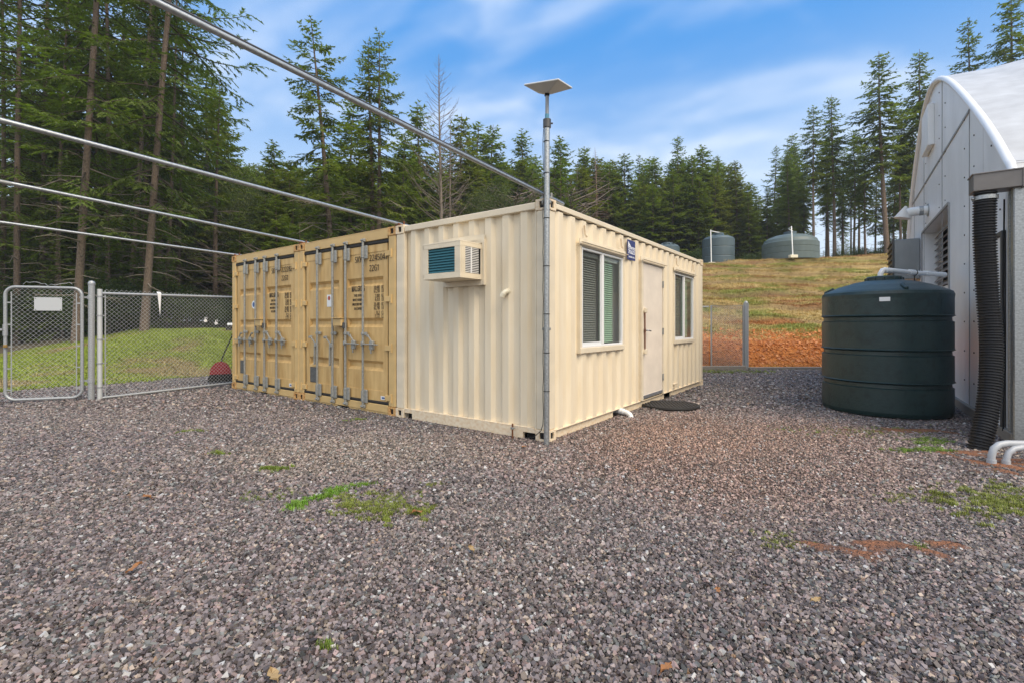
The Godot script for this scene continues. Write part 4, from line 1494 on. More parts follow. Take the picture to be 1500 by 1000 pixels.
	var fr := MB.new()
	fr.box(Vector3(0.42, 1.16, 0.022), Vector3(0.05, 2.16, 0.036), 0.004)
	fr.box(Vector3(1.40, 1.16, 0.022), Vector3(0.05, 2.16, 0.036), 0.004)
	fr.box(Vector3(0.91, 2.255, 0.021), Vector3(1.03, 0.05, 0.036), 0.004)
	obj("frame", fr, M.steel_dark, dr)
	var lf := MB.new()
	lf.box(Vector3(0.91, 1.17, 0.012), Vector3(0.92, 2.11, 0.016), 0.003)
	obj("leaf", lf, M.film_edge, dr)
	# vent shutter near the ridge
	var vb := MB.new()
	vb.box(Vector3(5.62, 5.12, 0.05), Vector3(0.85, 0.80, 0.1), 0.01)
	obj("ridge_vent", vb, M.clad, t)
	# things fixed to the wall
	var fl := thing("vent_pipe", "white round vent pipe with a cone cap high on the greenhouse wall", "vent pipe", t.transform * Vector3(5.95, 3.60, 0.0))
	fl.basis = gable_basis()
	var f := MB.new()
	f.tube([Vector3(0, 0, 0.0), Vector3(0, 0, 0.16), Vector3(0, -0.005, 0.28), Vector3(0, -0.02, 0.34)], 0.092, 16)
	obj("pipe", f, M.pvc, fl)
	var fc := MB.new()
	fc.tube([Vector3(0, 0, 0.08), Vector3(0, 0, 0.15)], 0.097, 16)
	fc.tube([Vector3(0, 0, 0.0), Vector3(0, 0, 0.02)], 0.13, 16)
	objs("clamp", fc, M.galv, fl)
	var cap := MB.new()
	cap.tube([Vector3(0, 0.13, 0.36), Vector3(0, -0.12, 0.42)], [0.02, 0.15], 16)
	obj("cap", cap, M.pvc, fl)
	var xb := thing("exhaust_box", "grey sheet metal exhaust box on the greenhouse wall beyond the louvre", "exhaust box", t.transform * Vector3(7.14, 2.75, 0.0))
	xb.basis = gable_basis()
	var b2 := MB.new()
	b2.box(Vector3(0.55, 0, 0.24), Vector3(1.1, 0.92, 0.46), 0.012)
	obj("case", b2, M.box_metal, xb)
	var b3 := MB.new()
	b3.box(Vector3(0.55, 0, 0.485), Vector3(1.14, 0.96, 0.03), 0.006)
	for k in 7:
		b3.box(Vector3(0.55, -0.39 + k * 0.13, 0.51), Vector3(1.0, 0.02, 0.05), 0.0, Basis(Vector3.RIGHT, 0.5))
	obj("shutter", b3, M.steel_dark, xb)
	# duct head and corrugated hose
	var hs := thing("corrugated_hose", "black corrugated duct hose hanging from a metal duct to the ground", "duct hose", t.transform * Vector3(0, 0, 0))
	hs.basis = gable_basis()
	var db := MB.new()
	db.box(Vector3(0.03, 2.735, 0.145), Vector3(0.22, 0.18, 0.40), 0.006)
	db.box(Vector3(0.03, 2.825, 0.145), Vector3(0.24, 0.014, 0.42), 0.003)
	db.box(Vector3(0.03, 2.735, -0.03), Vector3(0.238, 0.198, 0.02), 0.003)
	obj("duct", db, M.duct, hs)
	var h := MB.new()
	var path := [Vector3(0.02, 2.64, 0.235), Vector3(0.02, 2.2, 0.24), Vector3(0.01, 1.6, 0.22), Vector3(-0.05, 1.0, 0.20), Vector3(-0.18, 0.45, 0.245), Vector3(-0.30, 0.1, 0.32), Vector3(-0.34, -0.06, 0.35)]
	var cv := Curve3D.new()
	for k in path.size():
		var tg: Vector3 = (path[mini(k + 1, 6)] - path[maxi(k - 1, 0)]) / 6.0
		cv.add_point(path[k], -tg, tg)
	var rings := 94
	var line2 := []
	var rad := []
	var length := cv.get_baked_length()
	for k in rings:
		for q in [[0.0, 0.080], [0.30, 0.096], [0.55, 0.096], [0.85, 0.080]]:
			line2.append(cv.sample_baked((k + q[0]) / rings * length))
			rad.append(q[1])
	h.tube(line2, rad, 22)
	h.n = flat_normals(h.v)
	obj("hose", h, M.hose, hs)
	var cl := MB.new()
	cl.tube([Vector3(0.02, 2.56, 0.235), Vector3(0.02, 2.60, 0.235)], 0.102, 20)
	cl.tube([Vector3(-0.02, 2.58, 0.33), Vector3(-0.02, 2.58, 0.35)], 0.016, 8)
	objs("clamp", cl, M.galv, hs)
	# supply pipe to the tank
	var pp := thing("supply_pipe", "white plastic supply pipe from the greenhouse wall to the green tank", "pipe", Vector3(6.78, 2.03, -7.48))
	var dest := Vector3(5.42, 1.93, -6.98) - pp.position
	var pm := MB.new()
	var q0 := Vector3.ZERO
	var q1 := Vector3(dest.x, 0.02, dest.z)
	pm.tube([q0, q0.lerp(q1, 0.5) + Vector3(0, -0.012, 0), q1 * 0.955, q1 + Vector3(0.0, -0.012, 0), q1 + Vector3(-0.03, -0.06, 0), q1 + Vector3(-0.03, -0.16, 0)], 0.036, 12)
	obj("pipe", pm, M.pvc, pp)
	var pc := MB.new()
	for k in [0.30, 0.55, 0.93]:
		pc.tube([q1 * (k - 0.04) + Vector3(0, -0.008, 0), q1 * (k + 0.04) + Vector3(0, -0.008, 0)], 0.044, 12)
	objs("coupling", pc, M.pvc, pp)
	var pb := MB.new()
	pb.tube([q1 * 0.5 + Vector3(0, -0.01, 0), q1 * 0.51 + Vector3(0, -0.01, 0)], 0.048, 12)
	pb.tube([q1 * 0.5 + Vector3(0, -0.04, 0), q1 * 0.5 + Vector3(0, -0.28, 0)], 0.006, 5)
	objs("strap", pb, M.dark, pp)
	# two grey conduits that come out of the soil and bend into the side curtain
	for k in 2:
		var c := thing("conduit", ["grey plastic conduit bending out of the ground, the one farther left", "grey plastic conduit bending out of the ground, the one nearer the frame edge"][k], "conduit", Vector3(4.29 + k * 0.10, 0, -4.27 + k * 0.03), 0.0, "grey conduits at the greenhouse corner")
		var m := MB.new()
		var r := 0.028 - k * 0.003
		var hgt_k := 0.175 - k * 0.03
		m.tube([Vector3(0, -0.1, 0), Vector3(0, hgt_k - 0.10, 0), Vector3(0.022, hgt_k - 0.035, 0.0), Vector3(0.07, hgt_k, 0), Vector3(0.14, hgt_k + 0.012, 0), Vector3(0.55, hgt_k + 0.01, 0.02), Vector3(1.2, hgt_k, 0.05)], r, 12)
		obj("pipe", m, M.grey_pvc, c)
		var cc := MB.new()
		cc.tube([Vector3(0, 0.0, 0), Vector3(0, 0.045, 0)], r + 0.007, 12)
		obj("collar", cc, M.grey_pvc, c)
	var cb := thing("wall_cable", "thin dark cable running down the greenhouse wall beside its corner", "cable", t.transform * Vector3(0.30, 0, 0.0))
	cb.basis = gable_basis()
	var ck := MB.new()
	ck.tube([Vector3(0.0, 2.6, 0.035), Vector3(0.01, 1.6, 0.04), Vector3(-0.015, 0.9, 0.035), Vector3(0.0, 0.1, 0.045)], 0.008, 6)
	obj("cable", ck, M.dark, cb)

# ---------------------------------------------------------------- tanks
func near_tank() -> void:
	var t := thing("water_tank", "dark green ribbed plastic water tank standing on the gravel by the greenhouse", "water tank", Vector3(5.44, 0, -6.98), 0.4)
	var b := MB.new()
	var R := 0.762
	var prof: Array[Vector2] = [Vector2(0, 0.0), Vector2(R - 0.05, 0.0), Vector2(R - 0.015, 0.02), Vector2(R, 0.07)]
	for y in [0.42, 0.86, 1.32]:
		prof.append_array([Vector2(R, y - 0.035), Vector2(R - 0.022, y - 0.022), Vector2(R - 0.026, y + 0.025), Vector2(R - 0.004, y + 0.040), Vector2(R + 0.014, y + 0.048), Vector2(R, y + 0.06)])
	prof.append_array([Vector2(R, 1.60), Vector2(R + 0.006, 1.66), Vector2(R - 0.01, 1.70), Vector2(R - 0.05, 1.725), Vector2(0.55, 1.80), Vector2(0.36, 1.86), Vector2(0.235, 1.885), Vector2(0.0, 1.90)])
	b.lathe(prof, 72)
	obj("body", b, M.tank, t)
	var l := MB.new()
	l.lathe([Vector2(0.215, 1.84), Vector2(0.215, 1.93), Vector2(0.20, 1.945), Vector2(0.0, 1.955)], 32)
	for k in 12:
		var a := TAU * k / 12
		l.box(Vector3(cos(a) * 0.217, 1.90, sin(a) * 0.217), Vector3(0.02, 0.05, 0.02))
	obj("lid", l, M.tank, t)
	var p := MB.new()
	p.box(Vector3.ZERO, Vector3(0.115, 0.055, 0.004), 0.001)
	var pl := obj("label_plate", p, M.sticker, t)
	var dirn := Vector3(-5.44 + 0.13, 0, 6.98).normalized().rotated(Vector3.UP, -0.4)
	pl.position = dirn * (R + 0.004) + Vector3(0, 1.585, 0)
	pl.rotation.y = atan2(dirn.x, dirn.z)
	var g := MB.new()
	var d2 := dirn.rotated(Vector3.UP, 0.32)
	g.bar(d2 * 0.60 + Vector3(0, 1.79, 0), d2 * 0.73 + Vector3(0, 1.72, 0), 0.05, 0.05, Vector3.UP, 0.02)
	var d3 := dirn.rotated(Vector3.UP, -1.6)
	g.bar(d3 * 0.60 + Vector3(0, 1.79, 0), d3 * 0.73 + Vector3(0, 1.72, 0), 0.05, 0.05, Vector3.UP, 0.02)
	objs("lifting_lug", g, M.tank, t)

func far_tank(px0: float, px1: float, ptop: float, d: float, label: String, m: Material, wall_top: float, pipe_px: float) -> void:
	var R := (px1 - px0) / 698.6 * d * 0.46
	var x := ((px0 + px1) / 2 - 750.0) / 698.6 * d
	var y := hgt(x, d) - 0.05
	var top := 1.24 + (476.3 - ptop) / 698.6 * d - y
	var sh := 1.24 + (476.3 - wall_top) / 698.6 * d - y
	var t := thing("water_tank", label, "water tank", Vector3(x, y, -d), 0.0, "water tanks on the ridge")
	var b := MB.new()
	var prof: Array[Vector2] = [Vector2(R, 0.0), Vector2(R, sh * 0.33), Vector2(R - 0.02, sh * 0.35), Vector2(R, sh * 0.37), Vector2(R, sh * 0.66), Vector2(R - 0.02, sh * 0.68), Vector2(R, sh * 0.70), Vector2(R, sh - 0.05), Vector2(R - 0.06, sh)]
	for k in range(1, 6):
		var a := k / 5.0
		prof.append(Vector2((R - 0.06) * cos(a * PI / 2 * 0.98), sh + (top - 0.20 - sh) * sin(a * PI / 2)))
	prof.append(Vector2(0.0, top - 0.195))
	b.lathe(prof, 40)
	obj("body", b, m, t)
	var l := MB.new()
	l.lathe([Vector2(0.40, top - 0.42), Vector2(0.40, top - 0.02), Vector2(0.30, top), Vector2(0, top)], 20)
	obj("lid", l, M.tank_far, t)
	for k in 3:
		var lug := MB.new()
		var a := 0.4 + k * 1.1
		lug.bar(Vector3(cos(a) * R * 0.85, sh + 0.02, sin(a) * R * 0.85), Vector3(cos(a) * R * 0.5, sh + (top - sh) * 0.55, sin(a) * R * 0.5), 0.12, 0.10, Vector3.UP, 0.03)
		obj("lug", lug, m, t)
	if pipe_px > 0:
		var ox := (pipe_px - 750.0) / 698.6 * (d - R) - x
		var p := MB.new()
		p.tube([Vector3(ox, -0.1, R + 0.10), Vector3(ox, top + 0.02, R * 0.9 + 0.10), Vector3(ox * 0.7, top + 0.03, R * 0.5), Vector3(0.1, top - 0.02, 0.2)], 0.038, 8)
		obj("fill_pipe", p, M.pvc, t)
		var ft := MB.new()
		ft.box(Vector3(ox, 0.05, R + 0.12), Vector3(0.5, 0.2, 0.3), 0.02)
		obj("pipe_foot", ft, M.pvc_cream, t)

# ---------------------------------------------------------------- fences
func chain_link(b: MB, length: float, height: float, cell: float, r: float, rhombus_top := true) -> void:
	# zigzag wires in the plane z = 0, x from 0 to length
	var n := int(length / cell)
	var rows := int(height / cell * 2.0)
	var cw := length / n
	var ch := height / rows
	for i in n:
		for s in 2:
			var pts := []
			for j in rows + 1:
				var x := (i + (0.5 if j % 2 == 0 else 0.0)) * cw
				if s == 1:
					x = (i + 0.5 + (0.5 if j % 2 == 1 else 0.0)) * cw
				pts.append(Vector3(minf(x, length), j * ch, 0.004 * (1 if (j + s) % 2 else -1)))
			if s == 0:
				b.tube(pts, r, 3, false)
			else:
				b.tube(pts, r, 3, false)
	return

func fence_basis(a: Vector3, b: Vector3) -> Basis:
	var d := (b - a)
	d.y = 0
	d = d.normalized()
	return Basis(d, Vector3.UP, d.cross(Vector3.UP))

func fences() -> void:
	# left: two posts, a gate and a panel
	var pa := Vector3(-7.03, 0.0, -7.97)
	var pz := Vector3(-5.80, 0.0, -9.93)
	var gp := thing("gate_post", "galvanised steel gate post with a domed cap between gate and wire fence", "post", pa)
	var p := MB.new()
	p.tube([Vector3(0, -0.1, 0), Vector3(0.01, 1.935, 0)], 0.044, 14)
	obj("shaft", p, M.galv_fence, gp)
	var pc := MB.new()
	pc.lathe([Vector2(0.05, 1.91), Vector2(0.05, 1.94), Vector2(0.035, 1.97), Vector2(0.0, 1.985)], 14, Vector3(0.01, 0, 0))
	obj("cap", pc, M.galv_fence, gp)
	for y in [0.32, 1.70]:
		var h := MB.new()
		h.tube([Vector3(0, y - 0.03, 0), Vector3(0, y + 0.03, 0)], 0.052, 12)
		h.bar(Vector3(-0.17, y, 0.02), Vector3(0.02, y, 0.0), 0.03, 0.03)
		h.tube([Vector3(-0.13, y - 0.06, 0.02), Vector3(-0.13, y + 0.07, 0.02)], 0.016, 8)
		obj("hinge", h, M.galv_fence, gp)
	var ft := thing("wire_fence", "chain link fence panel between the gate post and the left tan container", "fence", pa + Vector3(0.075, 0, -0.08))
	var b0: Vector3 = ft.position
	ft.basis = fence_basis(b0, pz)
	var L := Vector2(pz.x - b0.x, pz.z - b0.z).length()
	var po := MB.new()
	po.tube([Vector3(0, -0.1, 0), Vector3(0, 1.845, 0)], 0.037, 12)
	obj("post", po, M.wire, ft)
	var rt := MB.new()
	rt.tube([Vector3(0, 1.775, 0), Vector3(L, 1.815, 0)], 0.024, 10)
	obj("top_rail", rt, M.galv_fence, ft)
	var rb := MB.new()
	rb.tube([Vector3(0.02, 0.02, 0.03), Vector3(L, 0.055, 0.03)], 0.022, 10)
	obj("bottom_rail", rb, M.galv_fence, ft)
	var tb := MB.new()
	tb.box(Vector3(0.075, 0.93, 0.0), Vector3(0.018, 1.78, 0.006))
	for y in [0.2, 0.6, 1.0, 1.4, 1.72]:
		tb.tube([Vector3(0.0, y - 0.012, 0), Vector3(0, y + 0.012, 0)], 0.043, 10)
		tb.bar(Vector3(0.03, y, 0), Vector3(0.085, y, 0), 0.02, 0.012)
	objs("tension_bar", tb, M.galv_fence, ft)
	var cl := MB.new()
	chain_link(cl, L - 0.06, 1.80, 0.068, 0.0028)
	var ml := obj("chain_link", cl, M.wire, ft)
	ml.position = Vector3(0.06, 0.045, 0.0)
	var gt := thing("wire_gate", "chain link gate with rounded tube frame at the left edge", "gate", Vector3(-8.07, 0.05, -7.60))
	gt.basis = fence_basis(gt.position, Vector3(-7.13, 0.05, -7.93))
	var G := 0.985
	var Ht := 1.80
	var fm := MB.new()
	var loop := []
	var rr := 0.13
	for q in [[rr, rr, PI, 1.5 * PI], [G - rr, rr, 1.5 * PI, TAU], [G - rr, Ht - rr, 0.0, PI / 2], [rr, Ht - rr, PI / 2, PI]]:
		for k in 6:
			var a: float = lerpf(q[2], q[3], k / 5.0)
			loop.append(Vector3(q[0] + cos(a) * rr, q[1] + sin(a) * rr, 0))
	loop.append(loop[0])
	loop.append(loop[1])
	fm.tube(loop, 0.0235, 10, false)
	obj("frame", fm, M.galv_fence, gt)
	var gm := MB.new()
	chain_link(gm, G - 0.13, Ht - 0.05, 0.068, 0.0028)
	obj("chain_link", gm, M.wire, gt).position = Vector3(0.065, 0.025, 0.0)
	var gb := MB.new()
	for x in [0.075, G - 0.075]:
		gb.box(Vector3(x, Ht / 2, 0), Vector3(0.014, Ht - 0.16, 0.006))
		for y in [0.16, 0.5, 0.85, 1.2, 1.55]:
			gb.bar(Vector3(x, y, 0), Vector3(0.0 if x < 0.5 else G, y, 0), 0.02, 0.014)
	objs("tension_bar", gb, M.galv_fence, gt)
	var lt := MB.new()
	lt.bar(Vector3(-0.02, 1.12, 0.03), Vector3(-0.26, 1.12, 0.03), 0.03, 0.02)
	lt.tube([Vector3(0.0, 1.02, 0.0), Vector3(0.0, 1.20, 0.0)], 0.031, 10)
	objs("latch", lt, M.galv_fence, gt)
	var ck := MB.new()
	ck.box(Vector3(0.02, 0.86, 0.04), Vector3(0.05, 0.05, 0.03), 0.01)
	obj("padlock", ck, mat(Color(0.42, 0.26, 0.08), 0.4, 0.7), gt)
	var sg := thing("gate_sign", "blank pale grey plate wired to the chain link gate", "sign", gt.transform * Vector3(0.55, 1.53, 0.022))
	sg.basis = gt.basis
	var sp := MB.new()
	sp.box(Vector3.ZERO, Vector3(0.36, 0.215, 0.004), 0.001)
	obj("plate", sp, M.sign_plate, sg)
	var sr := MB.new()
	for x in [-0.16, 0.16]:
		for y in [-0.09, 0.09]:
			sr.tube([Vector3(x, y, 0.0), Vector3(x, y, 0.006)], 0.006, 6)
	objs("tie", sr, M.steel_dark, sg)
	var wr := thing("loose_wire", "loose bent wire lying along the top of the chain link gate", "wire", gt.transform * Vector3(0.22, Ht + 0.02, 0.0))
	wr.basis = gt.basis
	var w := MB.new()
	var wl := []
	for k in 15:
		wl.append(Vector3(k * 0.046, 0.02 + 0.035 * absf(sin(k * 1.35)) + 0.02 * sin(k * 0.6), 0.02 * sin(k)))
	w.tube(wl, 0.0042, 5)
	obj("wire", w, M.galv_fence, wr)
	# white tie hanging from the rail
	var ti := thing("white_tag", "white plastic strip tied to the top rail of the fence", "tag", ft.transform * Vector3(0.86, 1.80, 0.02))
	ti.basis = ft.basis
	var tm := MB.new()
	tm.tri(Vector3(-0.032, 0.02, 0.012), Vector3(0.01, -0.40, 0.016), Vector3(0.03, 0.02, 0.012))
	tm.quad(Vector3(-0.034, 0.02, 0.012), Vector3(0.032, 0.02, 0.012), Vector3(0.03, 0.05, -0.03), Vector3(-0.03, 0.05, -0.03))
	obj("strip", tm, M.white_vinyl, ti)
	for k in 2:
		var wh := thing("fence_hook", ["white bent hook hung in the chain link, the left one of two", "white bent hook hung in the chain link, the right one of two"][k], "hook", ft.transform * Vector3(1.66 + k * 0.20, 1.30 - k * 0.05, 0.02), 0.0, "white hooks in the fence mesh")
		wh.basis = ft.basis * Basis.from_scale(Vector3.ONE * 0.7)
		var hm := MB.new()
		hm.tube([Vector3(-0.02, 0.06, 0), Vector3(-0.012, 0.125, 0), Vector3(0.02, 0.135, 0), Vector3(0.045, 0.09, 0)], 0.010, 6)
		hm.box(Vector3(-0.005, 0.03, 0), Vector3(0.085, 0.07, 0.02), 0.01, Basis(Vector3(0, 0, 1), 0.4))
		obj("hook", hm, M.white_vinyl, wh)
	# red broom behind the fence
	var br := thing("broom", "red fan shaped broom with black bristles leaning behind the fence", "broom", Vector3(-6.32, 0.05, -10.35), 0.45)
	var fan := MB.new()
	var n := 12
	for z in [-0.05, 0.05]:
		for k in n:
			var a0 := PI * k / n
			var a1 := PI * (k + 1) / n
			var A := Vector3(cos(a0) * 0.20, 0.14 + sin(a0) * 0.27, z)
			var B := Vector3(cos(a1) * 0.20, 0.14 + sin(a1) * 0.27, z)
			if z > 0:
				fan.tri(Vector3(0, 0.14, z + 0.015), A, B)
			else:
				fan.tri(Vector3(0, 0.14, z - 0.015), B, A)
			if z > 0:
				fan.quad(A, A + Vector3(0, 0, -0.10), B + Vector3(0, 0, -0.10), B)
	obj("head", fan, M.red, br)
	var bri := MB.new()
	for k in 26:
		var x := -0.19 + k * 0.0152
		for z in [-0.03, 0.0, 0.03]:
			bri.bar(Vector3(x, 0.16, z), Vector3(x * 1.25, -0.02, z * 1.6), 0.012, 0.012)
	obj("bristles", bri, M.dark, br)
	var hn3 := MB.new()
	hn3.tube([Vector3(0.0, 0.36, 0), Vector3(0.04, 0.52, -0.02), Vector3(0.33, 1.28, -0.16)], 0.014, 8)
	obj("handle", hn3, M.dark, br)
	# right: post, open gate leaf, panel and edging board
	var fp := Vector3(6.62, 0.0, -13.50)
	var rp := thing("fence_post", "dark galvanised end post of the far wire fence below the orange bank", "post", fp)
	var q := MB.new()
	q.tube([Vector3(0, -0.1, 0), Vector3(0, 1.86, 0)], 0.07, 12)
	obj("shaft", q, M.galv_fence, rp)
	var qc := MB.new()
	qc.lathe([Vector2(0.056, 1.84), Vector2(0.056, 1.87), Vector2(0.035, 1.91), Vector2(0, 1.925)], 12)
	obj("cap", qc, M.galv_fence, rp)
	var rg := thing("wire_gate", "far chain link gate in front of the orange bank right of the office", "gate", fp + Vector3(-0.94, 0.03, -0.10))
	rg.basis = fence_basis(rg.position, fp + Vector3(-0.07, 0.03, 0.02))
	var rl := 0.86
	var rfm := MB.new()
	rfm.tube([Vector3(0, 0, 0), Vector3(0, 1.76, 0), Vector3(rl, 1.76, 0), Vector3(rl, 0.0, 0), Vector3(0, 0, 0)], 0.024, 8)
	obj("frame", rfm, M.galv_fence, rg)
	var rm := MB.new()
	chain_link(rm, rl, 1.72, 0.062, 0.0056)
	obj("chain_link", rm, M.wire, rg).position = Vector3(0, 0.02, 0)
	var rm2 := MB.new()
	rm2.bar(Vector3(rl - 0.10, 0.05, 0.01), Vector3(rl - 0.10, 1.74, 0.01), 0.02, 0.01)
	rm2.bar(Vector3(0.06, 0.05, 0.01), Vector3(0.06, 1.74, 0.01), 0.02, 0.01)
	objs("tension_bar", rm2, M.galv_fence, rg)
	var rf := thing("wire_fence", "far chain link fence running behind the office from the far gate", "fence", fp + Vector3(-1.0, 0.0, -0.12))
	rf.basis = fence_basis(rf.position, fp + Vector3(-6.0, 0.0, -1.35))
	var rtm := MB.new()
	rtm.tube([Vector3(0, 1.76, 0), Vector3(5.2, 1.76, 0)], 0.022, 8)
	obj("top_rail", rtm, M.galv_fence, rf)
	var rlm := MB.new()
	chain_link(rlm, 5.2, 1.72, 0.066, 0.0046)
	obj("chain_link", rlm, M.wire, rf).position = Vector3(0, 0.03, 0)
	for x in [2.5, 5.15]:
		var rpm := MB.new()
		rpm.tube([Vector3(x, -0.1, -0.03), Vector3(x, 1.84, -0.03)], 0.04, 10)
		obj("post", rpm, M.galv_fence, rf)
	for k in 2:
		var eb := thing("edging_board", ["pale edging board along the foot of the orange bank right of the gate", "pale edging board under the far chain link gate"][k], "edging", fp + Vector3(1.65 if k == 0 else -1.6, 0.0, 0.06))
		var em := MB.new()
		em.bar(Vector3(-1.6, 0.02, 0.0), Vector3(2.9 if k == 0 else 1.55, 0.035, 0.0), 0.09 if k == 0 else 0.14, 0.12, Vector3.UP, 0.008)
		obj("board", em, M.wood, eb)

# ---------------------------------------------------------------- smaller things
func pole_and_dish() -> void:
	var foot := Vector3(0.362, 0.0, -4.985)
	var t := thing("antenna_pole", "grey steel pole standing against the near corner of the office", "pole", foot)
	var p := MB.new()
	p.tube([Vector3(0, -0.2, 0), Vector3(0, 1.6, 0), Vector3(0.004, 3.36, 0)], 0.030, 14)
	obj("pole", p, M.galv, t)
	var c := MB.new()
	c.tube([Vector3(0.004, 3.30, 0), Vector3(0.004, 3.385, 0)], 0.042, 14)
	c.tube([Vector3(0.04, 3.345, 0.0), Vector3(0.065, 3.345, 0.0)], 0.009, 6)
	obj("collar", c, M.steel_dark, t)
	var m := MB.new()
	m.tube([Vector3(0.004, 3.36, 0), Vector3(0.006, 3.66, 0)], 0.019, 12)
	obj("mast", m, M.clad_trim, t)
	var bt := MB.new()
	bt.tube([Vector3(0.004, 3.39, 0), Vector3(0.004, 3.44, 0)], 0.0215, 12)
	obj("tape", bt, M.blue_tape, t)
	var zt := MB.new()
	for y in [0.55, 0.95, 1.35, 1.85, 2.35, 2.82, 3.15]:
		zt.tube([Vector3(0, y, 0), Vector3(0, y + 0.009, 0)], 0.0325, 12)
	objs("cable_tie", zt, M.dark, t)
	var br := MB.new()
	br.box(Vector3(0.0, 2.53, -0.03), Vector3(0.10, 0.04, 0.06), 0.006)
	br.box(Vector3(0.0, 1.2, -0.03), Vector3(0.09, 0.03, 0.06), 0.006)
	objs("clamp", br, M.galv_rod, t)
	var cb := thing("antenna_cable", "black cable tied along the grey pole down to the ground", "cable", foot)
	var cm := MB.new()
	var pts := []
	for k in 25:
		var y := 3.28 - k * 0.128
		pts.append(Vector3(-0.033 - 0.008 * absf(sin(k * 1.1)), y, 0.018 + 0.006 * sin(k * 0.8)))
	pts.append(Vector3(-0.06, 0.14, -0.01)); pts.append(Vector3(-0.13, 0.07, -0.03)); pts.append(Vector3(-0.22, 0.045, -0.09))
	cm.tube(pts, 0.0042, 6)
	obj("cable", cm, M.dark, cb)
	var d := thing("satellite_dish", "flat rectangular satellite antenna with a tapered underside on top of the pole", "satellite dish", foot + Vector3(0.006, 3.66, 0))
	d.basis = Basis(Vector3(0, 0, 1), deg_to_rad(-6.0)) * Basis(Vector3.RIGHT, deg_to_rad(9.0)) * Basis(Vector3.UP, deg_to_rad(-38.0))
	var w := 0.215
	var h := 0.13
	var u := MB.new()
	var q := [Vector3(-w, 0.062, -h), Vector3(w, 0.062, -h), Vector3(w, 0.062, h), Vector3(-w, 0.062, h)]
	var k2 := [Vector3(-0.035, -0.005, -0.03), Vector3(0.035, -0.005, -0.03), Vector3(0.035, -0.005, 0.03), Vector3(-0.035, -0.005, 0.03)]
	for i in 4:
		u.out(q[i], q[(i + 1) % 4], k2[(i + 1) % 4], k2[i], Vector3(0, 0.05, 0))
	u.out(k2[0], k2[1], k2[2], k2[3], Vector3(0, 0.05, 0))
	obj("back_shell", u, M.dish, d)
	var pl := MB.new()
	pl.box(Vector3(0, 0.070, 0), Vector3(w * 2 + 0.004, 0.014, h * 2 + 0.004), 0.005)
	obj("face", pl, M.white_vinyl, d)
	var jk := MB.new()
	jk.tube([Vector3(0, -0.03, 0), Vector3(0, 0.012, 0)], 0.026, 12)
	obj("socket", jk, M.dark, d)

func rafters() -> void:
	# galvanised pipes that span from the containers' front corners over the yard
	var dirn := Basis(Vector3.UP, YAW) * Vector3(0, 0, 1)
	var lab := ["thick galvanised pipe rising from the near top corner of the office", "galvanised pipe from the top seam between office and tan container", "galvanised pipe from the top seam between the two tan containers", "lowest galvanised pipe from the far left container corner"]
	for k in 4:
		var u: float = [-0.05, -2.42, -4.86, -7.26][k]
		var m: float = [0.052, 0.036, 0.054, 0.031][k]
		var p := CORNER + Basis(Vector3.UP, YAW) * Vector3(u, 0, -0.06)
		p.y = CH + 0.020
		var t := thing("roof_pipe", lab[k], "pipe", p, 0.0, "galvanised pipes spanning over the yard")
		var b := MB.new()
		var a := -dirn * 0.35
		var e := dirn * 8.2 + Vector3(0, m * 8.2, 0)
		b.tube([a, e * 0.5, e], 0.0175 if k == 0 else 0.020, 14)
		obj("pipe", b, M.galv, t)
		var br := MB.new()
		br.box(Vector3(0, -0.012, 0), Vector3(0.12, 0.03, 0.10), 0.006, Basis(Vector3.UP, YAW))
		br.tube([Vector3(0.05, 0.0, 0.0), Vector3(0.05, 0.05, 0.0)], 0.012, 6)
		br.tube([dirn * 0.02, dirn * 0.06 + Vector3(0, m * 0.06, 0)], 0.027, 12)
		obj("bracket", br, M.rust if k > 0 else M.galv_rod, t)
		for s in ([4.1] if k != 2 else [3.4]):
			var j := MB.new()
			j.tube([dirn * s + Vector3(0, m * s, 0), dirn * (s + 0.16) + Vector3(0, m * (s + 0.16), 0)], 0.020 if k == 0 else 0.0225, 14)
			obj("sleeve", j, M.galv_rod, t)
		if k == 0:
			var c := thing("roof_cable", "dark cable strung just above the thick pipe from the office corner", "cable", p)
			var cm := MB.new()
			cm.tube([a + Vector3(0, 0.022, 0), e * 0.5 + Vector3(0.0, 0.026, 0), e + Vector3(0, 0.026, 0)], 0.006, 6)
			obj("cable", cm, M.steel_dark, c)

